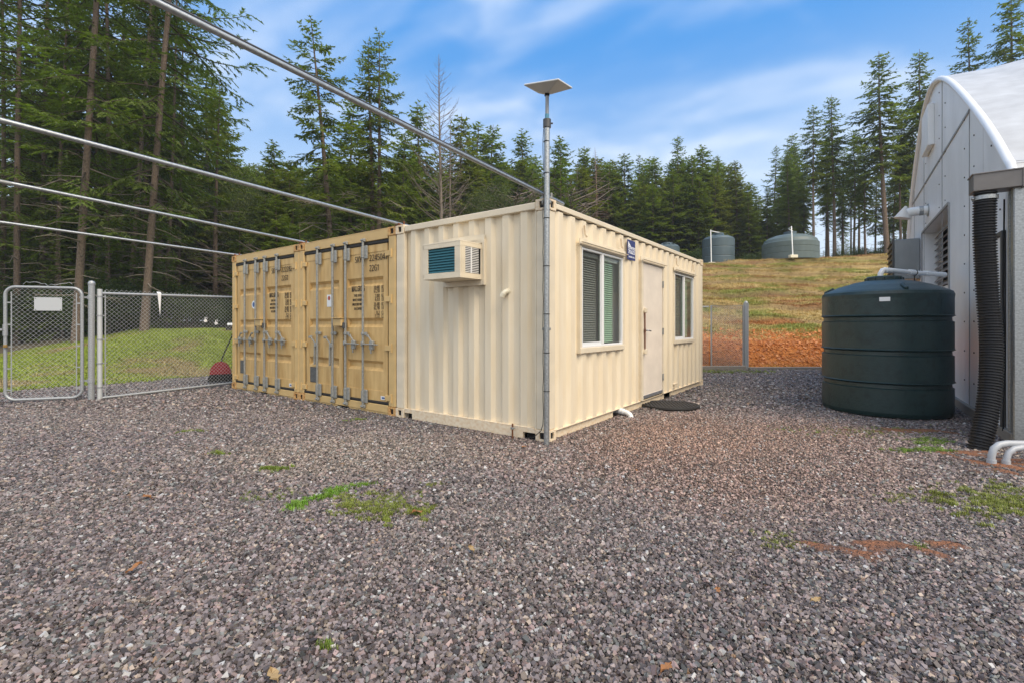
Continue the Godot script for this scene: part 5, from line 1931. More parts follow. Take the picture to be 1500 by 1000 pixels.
func small_things() -> void:
	# rubber mat
	var t := thing("door_mat", "black oval rubber mat lying on the gravel below the office door", "mat", Vector3(2.42, 0.018, -7.30), -0.12)
	var b := MB.new()
	var prof := [Vector2(0.415, -0.02), Vector2(0.43, 0.0), Vector2(0.425, 0.022), Vector2(0.40, 0.024), Vector2(0.385, 0.012), Vector2(0.0, 0.012)]
	b.lathe(prof, 48)
	var m := obj("mat", b, M.rubber, t)
	m.scale = Vector3(1.0, 1, 0.92)
	var rb := MB.new()
	for k in 15:
		var x := -0.35 + k * 0.05
		var hl := sqrt(maxf(0.37 * 0.37 - x * x, 0.001)) * 0.92
		rb.box(Vector3(x, 0.016, 0), Vector3(0.022, 0.010, hl * 2), 0.002)
	objs("ridge", rb, mat(Color(0.045, 0.04, 0.036), 0.85), t)
	# white elbow at the fork pocket
	var w := thing("drain_pipe", "white plastic drain elbow sticking out under the office right wall", "pipe", CORNER + Basis(Vector3.UP, YAW) * Vector3(0, 0, -1.90), YAW)
	var e := MB.new()
	e.tube([Vector3(-0.14, 0.055, -0.02), Vector3(0.02, 0.058, 0.0), Vector3(0.09, 0.048, 0.01), Vector3(0.14, 0.022, 0.02), Vector3(0.155, -0.015, 0.025)], 0.036, 12)
	obj("pipe", e, M.pvc, w)
	var e2 := MB.new()
	e2.tube([Vector3(-0.02, 0.058, 0), Vector3(0.04, 0.058, 0.002)], 0.043, 12)
	obj("coupling", e2, M.pvc, w)
	# ground rod
	var g := thing("ground_rod", "rusty ground rod with a clamp standing in front of the office sill", "ground rod", CORNER + Basis(Vector3.UP, YAW) * Vector3(-0.434, 0, 0.045), YAW)
	var gm := MB.new()
	gm.tube([Vector3(0, -0.1, 0), Vector3(0.003, 0.155, 0)], 0.010, 8)
	obj("rod", gm, M.rust, g)
	var gc := MB.new()
	gc.box(Vector3(0, 0.105, 0), Vector3(0.035, 0.025, 0.03), 0.004)
	gc.tube([Vector3(0.0, 0.105, 0.0), Vector3(0.035, 0.108, 0.0)], 0.006, 6)
	obj("clamp", gc, M.galv_rod, g)
	# dry leaves
	var lp := [[0.55, 1.70, 0.3], [-0.83, 1.66, 1.2], [1.05, 4.02, 0.5], [-1.9, 2.4, 2.1], [-0.22, 2.60, 2.6], [0.95, 2.20, 0.7], [-2.6, 3.4, 1.4], [1.35, 2.12, 0.1], [2.0, 1.85, 1.9], [-0.62, 3.12, 0.4], [-0.02, 4.72, 0.6], [0.12, 4.80, 2.0]]
	var lm := [leaf_mesh(1), leaf_mesh(2), leaf_mesh(3)]
	for i in lp.size():
		var o := put_mesh("dry_leaf", lm[i % 3], M.dry_leaf if i % 3 != 1 else M.dry_leaf_pale)
		o.position = Vector3(lp[i][0], 0.021, -lp[i][1])
		o.basis = Basis.from_euler(Vector3(0.2 * sin(i), lp[i][2] * 2, 0.2 * cos(i))) * Basis.from_scale(Vector3.ONE * (0.75 + 0.25 * sin(i * 2.3)))
		tag(o, "small curled dry oak leaf lying on the gravel", "leaf", "dry leaves scattered on the gravel")

func leaf_mesh(sd: int) -> ArrayMesh:
	var b := MB.new()
	var n := 7
	for side in [-1, 1]:
		for k in n:
			var a := k / float(n)
			var e := (k + 1) / float(n)
			var wa := 0.020 * sin(PI * a) * (1.0 + 0.55 * sin(a * 19.0 + sd))
			var we := 0.020 * sin(PI * e) * (1.0 + 0.55 * sin(e * 19.0 + sd))
			var A := Vector3((a - 0.5) * 0.085, 0.006 * sin(a * 4.0), 0)
			var E := Vector3((e - 0.5) * 0.085, 0.006 * sin(e * 4.0), 0)
			var A2 := A + Vector3(0, 0.008 * (1 + sin(a * 6.0 + sd)), wa * side)
			var E2 := E + Vector3(0, 0.008 * (1 + sin(e * 6.0 + sd)), we * side)
			if side > 0:
				b.quad(A, A2, E2, E)
			else:
				b.quad(A, E, E2, A2)
	b.tube([Vector3(-0.043, 0, 0), Vector3(-0.06, 0.004, 0.004)], 0.0012, 4)
	return b.done()

func parked_machine() -> void:
	# only its rear end shows past the left container
	var t := thing("parked_vehicle", "small dark vehicle with pale bonnet parked on the grass behind the left container", "vehicle", ground(-9.78, 17.2) - Vector3(0, 0.1, 0), 0.5)
	t.scale = Vector3.ONE * 0.62
	var b := MB.new()
	b.box(Vector3(0, 0.34, 0), Vector3(1.5, 0.2, 0.9), 0.06)
	b.box(Vector3(0.35, 0.55, 0), Vector3(0.7, 0.25, 0.8), 0.08)
	obj("body", b, M.dark, t)
	var h := MB.new()
	h.box(Vector3(-0.42, 0.50, 0), Vector3(0.5, 0.16, 0.6), 0.06)
	obj("bonnet", h, M.sticker, t)
	for x in [-0.5, 0.5]:
		for z in [-0.42, 0.42]:
			var w := MB.new()
			w.tube([Vector3(x, 0.22, z - 0.09), Vector3(x, 0.22, z + 0.09)], 0.22, 14)
			obj("wheel", w, M.rubber, t)

# ---------------------------------------------------------------- trees
func trunk_mesh(H: float, r0: float, sd: int, bend := 0.25, segs := 12) -> ArrayMesh:
	var b := MB.new()
	var pts := []
	var rad := []
	for i in segs + 1:
		var t := i / float(segs)
		pts.append(trunk_at(H, t, sd, bend))
		rad.append(maxf(0.012, r0 * (pow(1.0 - t, 0.8) * 0.92 + 0.03) * (1.35 if i == 0 else 1.0)))
	pts[0].y = -0.8
	b.tube(pts, rad, 9)
	return b.done()

func trunk_at(H: float, t: float, sd: int, bend := 0.25) -> Vector3:
	return Vector3(sin(t * 3.1 + sd) * bend * t, H * t, cos(t * 2.3 + sd * 1.7) * bend * t)

# dead branch stubs on the lower trunk
func stubs_mesh(H: float, r0: float, lo: float, hi: float, n: int, len_max: float, sd: int, bend: float, up := 0.0) -> ArrayMesh:
	var r := RandomNumberGenerator.new()
	r.seed = sd * 77 + 5
	var b := MB.new()
	for i in n:
		var t := lerpf(lo, hi, (i + r.randf()) / n)
		var o := trunk_at(H, t, sd, bend)
		var a := i * 2.39996 + r.randf_range(-0.5, 0.5)
		var L := len_max * r.randf_range(0.25, 1.0)
		var d := Vector3(cos(a), 0, sin(a))
		var e1 := o + d * L * 0.5 + Vector3.UP * (r.randf_range(-0.12, 0.14) + up * 0.25) * L
		var e2 := o + d * L * 0.98 + Vector3.UP * (r.randf_range(-0.3, 0.1) + up * 0.85) * L
		var k := 0.010 + 0.012 * L
		b.tube([o, e1, e2], [k, k * 0.7, k * 0.25], 4, false)
		for j in int(2 + L * 3.0):
			var s := r.randf_range(0.3, 0.95)
			var p := o.lerp(e1, s * 2.0) if s < 0.5 else e1.lerp(e2, s * 2.0 - 1.0)
			var sd2 := d.rotated(Vector3.UP, r.randf_range(0.5, 1.1) * (1 if j % 2 else -1))
			var tl := L * r.randf_range(0.12, 0.35)
			b.tube([p, p + sd2 * tl + Vector3.UP * tl * (r.randf_range(-0.45, 0.15) + up * 0.5)], [k * 0.45, k * 0.15], 3, false)
	return b.done()

func crown_mesh(s: Dictionary) -> ArrayMesh:
	var r := RandomNumberGenerator.new()
	r.seed = s.seed * 31 + 7
	var b := MB.new()
	b.tinted = true
	var H: float = s.H
	var nb: int = s.nb
	var tone: Color = s.tone
	var tip: Color = s.tip
	var bend: float = s.get("bend", 0.25)
	for i in nb:
		var u := (i + r.randf()) / nb
		u = pow(u, 0.92)
		var t: float = lerpf(s.c0, 0.985, u)
		var o := trunk_at(H, t, s.seed, bend)
		var env: float = pow(1.0 - u, s.pw) * (0.62 + 0.38 * minf(1.0, u * 3.0 + s.get("skirt", 0.0)))
		var L: float = s.R * env * r.randf_range(0.55, 1.12) + 0.22
		if r.randf() < s.get("gap", 0.0):
			L *= 0.45
		var a := i * 2.39996 + r.randf_range(-0.45, 0.45)
		var d := Vector3(cos(a), 0, sin(a))
		var sidev := Vector3(-d.z, 0, d.x)
		var pitch: float = lerpf(s.lowpitch, 0.55, pow(u, 1.2)) + r.randf_range(-0.26, 0.26)
		var pts := []
		var n := 4
		var p := o
		var dir := (d * cos(pitch) + Vector3.UP * sin(pitch))
		pts.append(p)
		for k in n:
			var f := (k + 1.0) / n
			dir = (dir + Vector3.UP * (-0.20 if f < 0.6 else 0.22) * s.get("sweep", 1.0) + sidev * r.randf_range(-0.12, 0.12)).normalized()
			p += dir * L / n
			pts.append(p)
		b.col = Color(0.10, 0.075, 0.055)
		var wr := 0.008 + L * 0.009
		b.tube(pts, [wr, wr * 0.8, wr * 0.6, wr * 0.4, wr * 0.2], 3, false)
		var hue := r.randf()
		var bt := tone.lerp(tip, hue * 0.6) * r.randf_range(0.72, 1.25)
		if r.randf() < s.get("brown", 0.0):
			bt = Color(0.20, 0.125, 0.05)
		# twigs to both sides
		var step: float = s.twig
		var m := int(L / step) + 1
		for k in m:
			var f := clampf((k + 0.4 + r.randf() * 0.6) / m, 0.0, 1.0)
			if f < s.get("bare", 0.14) and L > 0.8:
				continue
			var ff := f * n
			var seg := mini(int(ff), n - 1)
			var q: Vector3 = pts[seg].lerp(pts[seg + 1], ff - seg)
			var fw: Vector3 = (pts[seg + 1] - pts[seg]).normalized()
			var sg := 1.0 if k % 2 else -1.0
			var tl: float = clampf(L * 0.36 * (1.15 - f * 0.8), 0.16, s.get("twigmax", 0.75)) * r.randf_range(0.6, 1.2)
			if k == m - 1:
				sg = 0.0
			var td := (fw * 0.75 + sidev * sg * r.randf_range(0.6, 1.0) + Vector3.UP * r.randf_range(-0.6, 0.25)).normalized()
			var nl := maxi(3, int(tl / s.leafstep))
			var up := td.cross(Vector3.UP).normalized()
			for j in nl:
				var g := (j + r.randf() * 0.8) / nl
				var c := q + td * tl * g + Vector3.DOWN * 0.10 * tl * g * g
				var ls: float = s.leaf * r.randf_range(0.65, 1.3)
				var ld := (td * 0.8 + up * (1.0 if j % 2 else -1.0) * r.randf_range(0.4, 1.0) + Vector3(r.randf_range(-0.3, 0.3), r.randf_range(-0.6, 0.15), r.randf_range(-0.3, 0.3))).normalized()
				var w: Vector3 = (ld.cross(Vector3.UP) + Vector3(r.randf_range(-0.5, 0.5), r.randf_range(-0.5, 0.5), r.randf_range(-0.5, 0.5))).normalized() * ls * s.get("leafw", 0.27)
				b.col = bt * r.randf_range(0.78, 1.22)
				b.col.a = 1.0
				if g > 0.6 and f > 0.6:
					b.col = b.col.lerp(tip, 0.35)
				b.tri(c - w, c + w, c + ld * ls)
	return b.done()

func bush_mesh(s: Dictionary) -> ArrayMesh:          # broad-leaved crown of leaf clumps
	var r := RandomNumberGenerator.new()
	r.seed = s.seed
	var b := MB.new()
	b.tinted = true
	for i in s.clumps:
		var dirn := Vector3(r.randfn(), r.randfn() * 0.8, r.randfn()).normalized()
		var rr: float = s.R * pow(r.randf(), 0.45)
		var c := Vector3(dirn.x * rr, s.y + dirn.y * rr * s.squash, dirn.z * rr)
		if c.y < 0.1: c.y = r.randf_range(0.1, 0.6)
		var tone: Color = (s.tone as Color).lerp(s.tip, r.randf()) * r.randf_range(0.7, 1.25)
		for j in s.leaves:
			var p: Vector3 = c + Vector3(r.randfn(), r.randfn() * 0.7, r.randfn()) * s.spread
			var a := Vector3(r.randfn(), r.randfn(), r.randfn()).normalized()
			var w: Vector3 = a.cross(Vector3(r.randfn(), r.randfn(), r.randfn())).normalized() * s.leaf * 0.42
			b.col = tone * r.randf_range(0.75, 1.25)
			b.col.a = 1.0
			b.tri(p - w, p + w, p + a * s.leaf)
	return b.done()

func dead_crown(H: float, r0: float, lo: float, n: int, len_low: float, rise: float, sd: int, twigs: float) -> ArrayMesh:
	var r := RandomNumberGenerator.new()
	r.seed = sd * 13 + 1
	var b := MB.new()
	for i in n:
		var u := (i + r.randf()) / n
		var o := trunk_at(H, lerpf(lo, 0.985, u), sd, 0.15)
		var a := i * 2.39996 + r.randf_range(-0.4, 0.4)
		var L := len_low * pow(1.0 - u, 0.75) * r.randf_range(0.45, 1.1) + 0.15
		var d := Vector3(cos(a), 0, sin(a))
		var k := 0.009 + 0.008 * L
		var m := o + d * L * 0.5 + Vector3.UP * L * 0.5 * (rise - 0.18)
		var e := o + d * L * 0.95 + Vector3.UP * L * (rise + r.randf_range(-0.1, 0.15))
		b.tube([o, m, e], [k, k * 0.65, k * 0.2], 4, false)
		for j in int(L * twigs):
			var f := r.randf_range(0.25, 0.97)
			var p := o.lerp(m, f * 2.0) if f < 0.5 else m.lerp(e, f * 2.0 - 1.0)
			var q := d.rotated(Vector3.UP, r.randf_range(0.4, 1.2) * (1 if j % 2 else -1))
			var t := L * r.randf_range(0.10, 0.28)
			b.tube([p, p + q * t + Vector3.UP * t * (rise + r.randf_range(-0.5, 0.2))], [k * 0.45, k * 0.12], 3, false)
	return b.done()

var protos := {}

func make_protos() -> void:
	var dark := Color(0.125, 0.170, 0.034)
	var mid := Color(0.165, 0.215, 0.042)
	var warm := Color(0.235, 0.235, 0.052)
	var tip := Color(0.245, 0.270, 0.060)
	var S := {
		"big_a": {"H": 25.0, "r0": 0.135, "c0": 0.17, "R": 4.1, "nb": 125, "pw": 0.62, "lowpitch": -0.22, "twig": 0.125, "leafstep": 0.030, "leaf": 0.135, "leafw": 0.24, "tone": dark, "tip": mid, "seed": 1, "gap": 0.24, "bare": 0.2, "stub": [0.05, 0.26, 26, 1.6], "twigmax": 0.55},
		"big_b": {"H": 25.0, "r0": 0.12, "c0": 0.19, "R": 3.5, "nb": 110, "pw": 0.58, "lowpitch": -0.15, "twig": 0.13, "leafstep": 0.031, "leaf": 0.135, "leafw": 0.24, "tone": dark.lerp(mid, 0.3), "tip": mid, "seed": 2, "gap": 0.28, "bare": 0.2, "stub": [0.05, 0.28, 28, 1.4], "twigmax": 0.5},
		"big_c": {"H": 25.0, "r0": 0.125, "c0": 0.12, "R": 3.8, "nb": 122, "pw": 0.6, "lowpitch": -0.3, "twig": 0.13, "leafstep": 0.031, "leaf": 0.135, "leafw": 0.24, "tone": dark.lerp(mid, 0.5), "tip": tip, "seed": 3, "gap": 0.26, "bare": 0.2, "stub": [0.05, 0.25, 22, 2.2], "twigmax": 0.55},
		"open_a": {"H": 17.0, "r0": 0.20, "c0": 0.36, "R": 2.7, "nb": 96, "pw": 0.55, "lowpitch": -0.12, "twig": 0.105, "leafstep": 0.034, "leaf": 0.16, "tone": mid, "tip": tip, "seed": 4, "gap": 0.2, "bare": 0.18, "stub": [0.05, 0.44, 40, 2.4]},
		"open_b": {"H": 17.0, "r0": 0.19, "c0": 0.40, "R": 2.2, "nb": 92, "pw": 0.5, "lowpitch": -0.05, "twig": 0.105, "leafstep": 0.034, "leaf": 0.16, "tone": mid.lerp(warm, 0.4), "tip": tip, "seed": 5, "gap": 0.25, "bare": 0.18, "stub": [0.05, 0.48, 44, 2.2]},
		"tall_a": {"H": 18.0, "r0": 0.20, "c0": 0.42, "R": 2.8, "nb": 135, "pw": 0.68, "lowpitch": -0.2, "twig": 0.105, "leafstep": 0.040, "leaf": 0.195, "tone": mid, "tip": tip, "seed": 6, "gap": 0.25, "stub": [0.1, 0.46, 22, 1.1]},
		"tall_b": {"H": 18.0, "r0": 0.17, "c0": 0.52, "R": 2.4, "nb": 110, "pw": 0.6, "lowpitch": -0.15, "twig": 0.105, "leafstep": 0.040, "leaf": 0.195, "tone": mid, "tip": tip, "seed": 7, "gap": 0.3, "stub": [0.1, 0.55, 26, 1.0]},
		"tall_c": {"H": 18.0, "r0": 0.18, "c0": 0.34, "R": 2.7, "nb": 135, "pw": 0.75, "lowpitch": -0.25, "twig": 0.105, "leafstep": 0.040, "leaf": 0.195, "tone": mid.lerp(dark, 0.4), "tip": tip, "seed": 8, "gap": 0.3, "stub": [0.1, 0.4, 20, 1.2]},
		"cone_a": {"H": 15.0, "r0": 0.18, "c0": 0.12, "R": 3.1, "nb": 165, "pw": 0.68, "lowpitch": -0.25, "twig": 0.12, "leafstep": 0.045, "leaf": 0.235, "tone": mid, "tip": tip, "seed": 9, "skirt": 0.6, "stub": [0.03, 0.16, 10, 1.6]},
		"cone_b": {"H": 15.0, "r0": 0.17, "c0": 0.20, "R": 2.7, "nb": 150, "pw": 0.66, "lowpitch": -0.2, "twig": 0.12, "leafstep": 0.045, "leaf": 0.235, "tone": mid.lerp(dark, 0.5), "tip": tip, "seed": 10, "skirt": 0.4, "gap": 0.2, "stub": [0.03, 0.24, 16, 1.5]},
		"cone_c": {"H": 15.0, "r0": 0.17, "c0": 0.10, "R": 3.3, "nb": 175, "pw": 0.68, "lowpitch": -0.15, "twig": 0.12, "leafstep": 0.045, "leaf": 0.235, "tone": mid.lerp(warm, 0.7), "tip": warm, "seed": 11, "skirt": 0.6, "stub": [0.03, 0.12, 8, 1.6]},
		"young": {"H": 6.5, "r0": 0.08, "c0": 0.05, "R": 1.9, "nb": 84, "pw": 0.8, "lowpitch": 0.0, "twig": 0.11, "leafstep": 0.05, "leaf": 0.17, "tone": dark, "tip": mid, "seed": 12, "skirt": 0.8, "bend": 0.1, "stub": [0.02, 0.1, 4, 0.8]},
	}
	for k in S:
		var s: Dictionary = S[k]
		var st: Array = s.stub
		protos[k] = {
			"H": s.H, "trunk": trunk_mesh(s.H, s.r0, s.seed, s.get("bend", 0.25)), "crown": crown_mesh(s),
			"branches": stubs_mesh(s.H, s.r0, st[0], st[1], st[2], st[3], s.seed, s.get("bend", 0.25)), "bark": M.bark,
		}
	protos["snag_a"] = {"H": 16.0, "trunk": trunk_mesh(16.0, 0.15, 21, 0.15), "crown": dead_crown(16.0, 0.19, 0.36, 120, 2.5, 0.85, 21, 4.0), "branches": stubs_mesh(16.0, 0.19, 0.08, 0.34, 34, 1.9, 22, 0.2), "bark": M.snag, "dead": true}
	protos["snag_b"] = {"H": 14.0, "trunk": trunk_mesh(14.0, 0.11, 23, 0.15), "crown": dead_crown(14.0, 0.13, 0.30, 110, 1.9, 0.1, 23, 6.0), "branches": stubs_mesh(14.0, 0.13, 0.1, 0.36, 26, 1.3, 24, 0.2), "bark": M.snag, "dead": true}
	protos["dying"] = {"H": 15.0, "trunk": trunk_mesh(15.0, 0.14, 13, 0.15), "crown": dead_crown(15.0, 0.14, 0.22, 170, 2.5, -0.05, 13, 8.0), "branches": stubs_mesh(15.0, 0.14, 0.05, 0.3, 20, 1.9, 13, 0.15), "bark": M.dying, "dead": true}
	protos["round_tree"] = {"H": 6.5, "trunk": trunk_mesh(5.0, 0.14, 31, 0.2), "crown": bush_mesh({"seed": 31, "clumps": 190, "R": 2.3, "y": 4.1, "squash": 1.0, "leaves": 150, "spread": 0.34, "leaf": 0.085, "tone": Color(0.075, 0.105, 0.03), "tip": Color(0.14, 0.165, 0.05)}), "branches": stubs_mesh(5.0, 0.14, 0.3, 0.95, 20, 2.0, 31, 0.2, 0.5), "bark": M.bark}
	protos["shrub"] = {"H": 2.6, "trunk": trunk_mesh(1.6, 0.05, 33, 0.1), "crown": bush_mesh({"seed": 33, "clumps": 80, "R": 1.35, "y": 1.2, "squash": 0.95, "leaves": 130, "spread": 0.24, "leaf": 0.075, "tone": Color(0.04, 0.07, 0.02), "tip": Color(0.085, 0.12, 0.035)}), "branches": stubs_mesh(1.6, 0.05, 0.1, 0.95, 14, 1.1, 33, 0.1, 0.7), "bark": M.twigwood}
	protos["brush"] = {"H": 3.2, "trunk": trunk_mesh(2.2, 0.05, 35, 0.1), "crown": stubs_mesh(3.0, 0.05, 0.05, 0.95, 80, 1.5, 35, 0.2, 0.6), "branches": stubs_mesh(2.6, 0.05, 0.05, 0.9, 30, 1.2, 36, 0.2, 0.9), "bark": M.snag, "dead": true}

var first := {}

func tree(kind: String, x: float, d: float, height: float, label: String, group := "", lean := Vector2.ZERO, wide := 1.0) -> Node3D:
	var p: Dictionary = protos[kind]
	var called: String = {"round_tree": "round_tree", "shrub": "shrub", "brush": "dry_brush", "snag_a": "dead_tree", "snag_b": "dead_tree", "dying": "dying_fir", "young": "young_fir"}.get(kind, "fir_tree")
	var cat: String = {"shrub": "shrub", "brush": "shrub"}.get(kind, "tree")
	var t := thing(called, label, cat, ground(x, d), 0.0, group)
	put_mesh("trunk", p.trunk, p.bark, t)
	put_mesh("crown", p.crown, p.bark if p.has("dead") else M.leaf, t)
	put_mesh("dead_branches" if not (kind in ["round_tree", "shrub"]) else "branches", p.branches, M.twigwood if not p.has("dead") else p.bark, t)
	var k: float = height / p.H
	if kind.begins_with("cone") and wide < 1.2 and d > 40.0:
		wide *= 1.22
	t.basis = Basis.from_euler(Vector3(lean.y, 0, -lean.x)) * Basis(Vector3.UP, rng.randf() * TAU) * Basis.from_scale(Vector3(k * wide, k, k * wide))
	return t

# a tree whose trunk stands at a photo column and whose top reaches a photo row, at a depth
func tree_at(kind: String, px: float, ptop: float, d: float, label: String, lean := 0.0, wide := 1.0) -> void:
	var p := at(px, ptop, d)
	tree(kind, p.x, d, p.y - hgt(p.x, d), label, "", Vector2(lean, 0), wide)

func forest() -> void:
	make_protos()
	# left group, close, their tops out of the picture
	tree_at("big_b", 26, -420, 21.0, "tall fir with bare lower trunk behind the left end of the wire gate")
	tree_at("big_a", 112, -560, 18.0, "thick trunked tall fir leaning slightly right directly behind the wire gate", 0.045)
	tree_at("big_c", 62, -330, 25.0, "fir behind the left half of the wire gate, between two thicker trunks")
	tree_at("big_b", 158, -360, 23.5, "straight slim fir rising behind the gate post")
	tree_at("big_c", 190, -330, 23.0, "left one of a close pair of firs behind the wire fence", 0.06)
	tree_at("big_b", 202, -380, 26.0, "right one of a close pair of firs behind the wire fence", 0.05)
	tree_at("big_a", 212, -520, 19.0, "big leaning fir with long branches reaching over the sky behind the wire fence", 0.075)
	tree_at("big_c", 262, -60, 29.0, "fir behind the fence left of the open sky, right of the big leaning fir")
	tree_at("big_b", -60, -500, 19.5, "tall fir at the left frame edge beyond the gate")
	tree_at("big_b", 84, -200, 22.5, "thin fir just left of the thick trunked fir behind the gate", 0.02)
	tree_at("big_b", 138, -260, 27.0, "thin fir between the thick trunked fir and the gate post", 0.02)
	tree_at("big_c", 176, -220, 28.5, "thin dark fir behind the fence right of the gate post", 0.03)
	tree_at("big_b", 240, -150, 25.0, "thin leaning fir just right of the big leaning fir", 0.05)
	tree_at("big_b", 4, -300, 24.0, "thin fir at the left frame edge above the gate's latch")
	# middle group against the sky
	tree_at("open_a", 494, 28, 24.0, "lone leaning fir against the sky above the two tan containers", -0.085, 1.05)
	tree_at("open_b", 545, 62, 26.5, "left fir of a pale trunked pair above the seam of office and container", 0.0)
	tree_at("open_a", 552, 44, 26.0, "right fir of a pale trunked pair above the office's left top corner", 0.02, 0.9)
	tree_at("snag_a", 647, 82, 27.0, "tall dead tree with bare upswept branches above the office front")
	tree_at("snag_b", 661, 165, 27.5, "thin bare dead trunk just right of the tall dead tree")
	tree_at("cone_a", 398, 205, 31.0, "dense dark fir left of the lone leaning fir", 0.0, 1.1)
	tree_at("cone_c", 428, 235, 30.0, "bushy yellow-green fir under the lone leaning fir", 0.0, 1.2)
	tree_at("cone_b", 516, 160, 33.0, "dense fir between the lone leaning fir and the pale trunked pair", 0.0, 1.2)
	tree_at("cone_a", 592, 196, 33.0, "dense fir right behind the pale trunked pair", 0.0, 1.2)
	tree_at("cone_b", 617, 150, 36.0, "dense fir left behind the tall dead tree", 0.0, 1.1)
	tree_at("cone_c", 676, 170, 38.0, "dense olive fir right behind the tall dead tree", 0.0, 1.1)
	tree_at("round_tree", 362, 250, 36.0, "pale green round topped tree beside the left container's roof corner", 0.0, 0.6)
	tree_at("round_tree", 724, 268, 34.0, "light olive round topped tree above the office's front roof edge", 0.0, 0.8)
	tree_at("round_tree", 770, 288, 37.0, "light olive round tree just left of the antenna pole above the roof", 0.0, 0.7)
	# far row above the office, from left to right
	tree_at("cone_b", 700, 182, 46.0, "far fir with a thin spire well left of the antenna pole")
	tree_at("cone_a", 722, 184, 48.0, "far twin topped fir left of the antenna pole")
	tree_at("cone_b", 768, 190, 50.0, "far slim fir nearest to the antenna pole on its left")
	tree_at("cone_a", 818, 200, 50.0, "far fir immediately right of the antenna pole")
	tree_at("snag_b", 843, 238, 44.0, "pale dead tree with drooping bare twigs right of the antenna pole", 0.0, 1.5)
	tree_at("dying", 873, 217, 45.0, "reddish dying fir with bare twigs above the office roof", 0.0, 1.1)
	tree_at("cone_b", 852, 216, 52.0, "far fir with broken top between two dead trees")
	tree_at("cone_c", 896, 235, 50.0, "rounded far fir just right of the reddish dying fir")
	tree_at("cone_a", 916, 224, 49.0, "full green far fir above the navy sign")
	tree_at("tall_c", 939, 224, 50.0, "far fir with open trunk above the office door")
	tree_at("cone_b", 961, 230, 52.0, "far fir above the right end of the office roof, left of the highest spire")
	tree_at("tall_a", 990, 199, 49.0, "highest far fir above the right end of the office roof")
	tree_at("cone_a", 1026, 213, 50.0, "bright green far fir behind the left one of the two ridge tanks", 0.0, 1.1)
	tree_at("tall_c", 1050, 228, 50.0, "slim far fir above the left ridge tank")
	tree_at("cone_c", 1079, 234, 47.0, "pale trunked far fir right above the left ridge tank's edge", 0.0, 0.9)
	tree_at("cone_a", 1098, 268, 48.0, "short far fir between the two ridge tanks", 0.0, 1.1)
	tree_at("cone_c", 1112, 286, 50.0, "short pale fir in the low gap of the treeline between the ridge tanks")
	tree_at("cone_a", 1140, 292, 52.0, "low dark fir behind the middle of the right ridge tank", 0.0, 1.2)
	tree_at("cone_b", 1128, 305, 47.0, "lowest fir in the gap of the treeline", 0.0, 1.3)
	# right group on the ridge
	tree_at("tall_c", 1124, 272, 46.0, "dark fir right above the left edge of the right ridge tank", 0.0, 1.0)
	tree_at("tall_c", 1156, 222, 44.0, "dark fir above the middle of the right ridge tank", 0.0, 1.1)
	tree_at("tall_b", 1192, 156, 41.0, "slender fir with bare trunk at the right edge of the right ridge tank", -0.01)
	tree_at("tall_a", 1222, 138, 42.0, "second slender fir right of the right ridge tank")
	tree_at("tall_b", 1250, 190, 44.0, "thin fir with high crown left of the tallest ridge fir")
	tree_at("tall_a", 1300, 74, 39.0, "tallest ridge fir with a long leaning pale trunk left of the greenhouse", -0.05, 1.15)
	tree_at("tall_c", 1268, 205, 41.0, "bare trunked fir directly left of the tallest ridge fir", -0.02)
	tree_at("tall_b", 1320, 170, 41.0, "slim fir between the tallest ridge fir and the greenhouse")
	tree_at("tall_a", 1352, 70, 40.0, "broad tall fir rising just behind the greenhouse peak")
	tree_at("tall_c", 1426, 24, 39.0, "narrow pointed fir behind the greenhouse roof")
	tree_at("tall_a", 1474, -4, 37.0, "tall full fir behind the greenhouse roof at the right frame edge", 0.0, 1.1)
	tree_at("tall_c", 1402, 120, 44.0, "shorter fir half hidden by the greenhouse peak")
	tree_at("tall_b", 1170, 245, 50.0, "thin far trunk behind the right ridge tank")
	tree_at("tall_b", 1236, 215, 52.0, "thin far fir between two slender ridge firs")
	tree_at("tall_b", 1210, 205, 47.0, "thin dark trunked fir between the first two slender ridge firs")
	tree_at("tall_b", 1338, 160, 47.0, "thin fir at the left edge of the greenhouse wall")
	# the forest behind: alike trees, too many to single out
	fill("left")
	fill("centre")
	fill("right")
	fill("under")

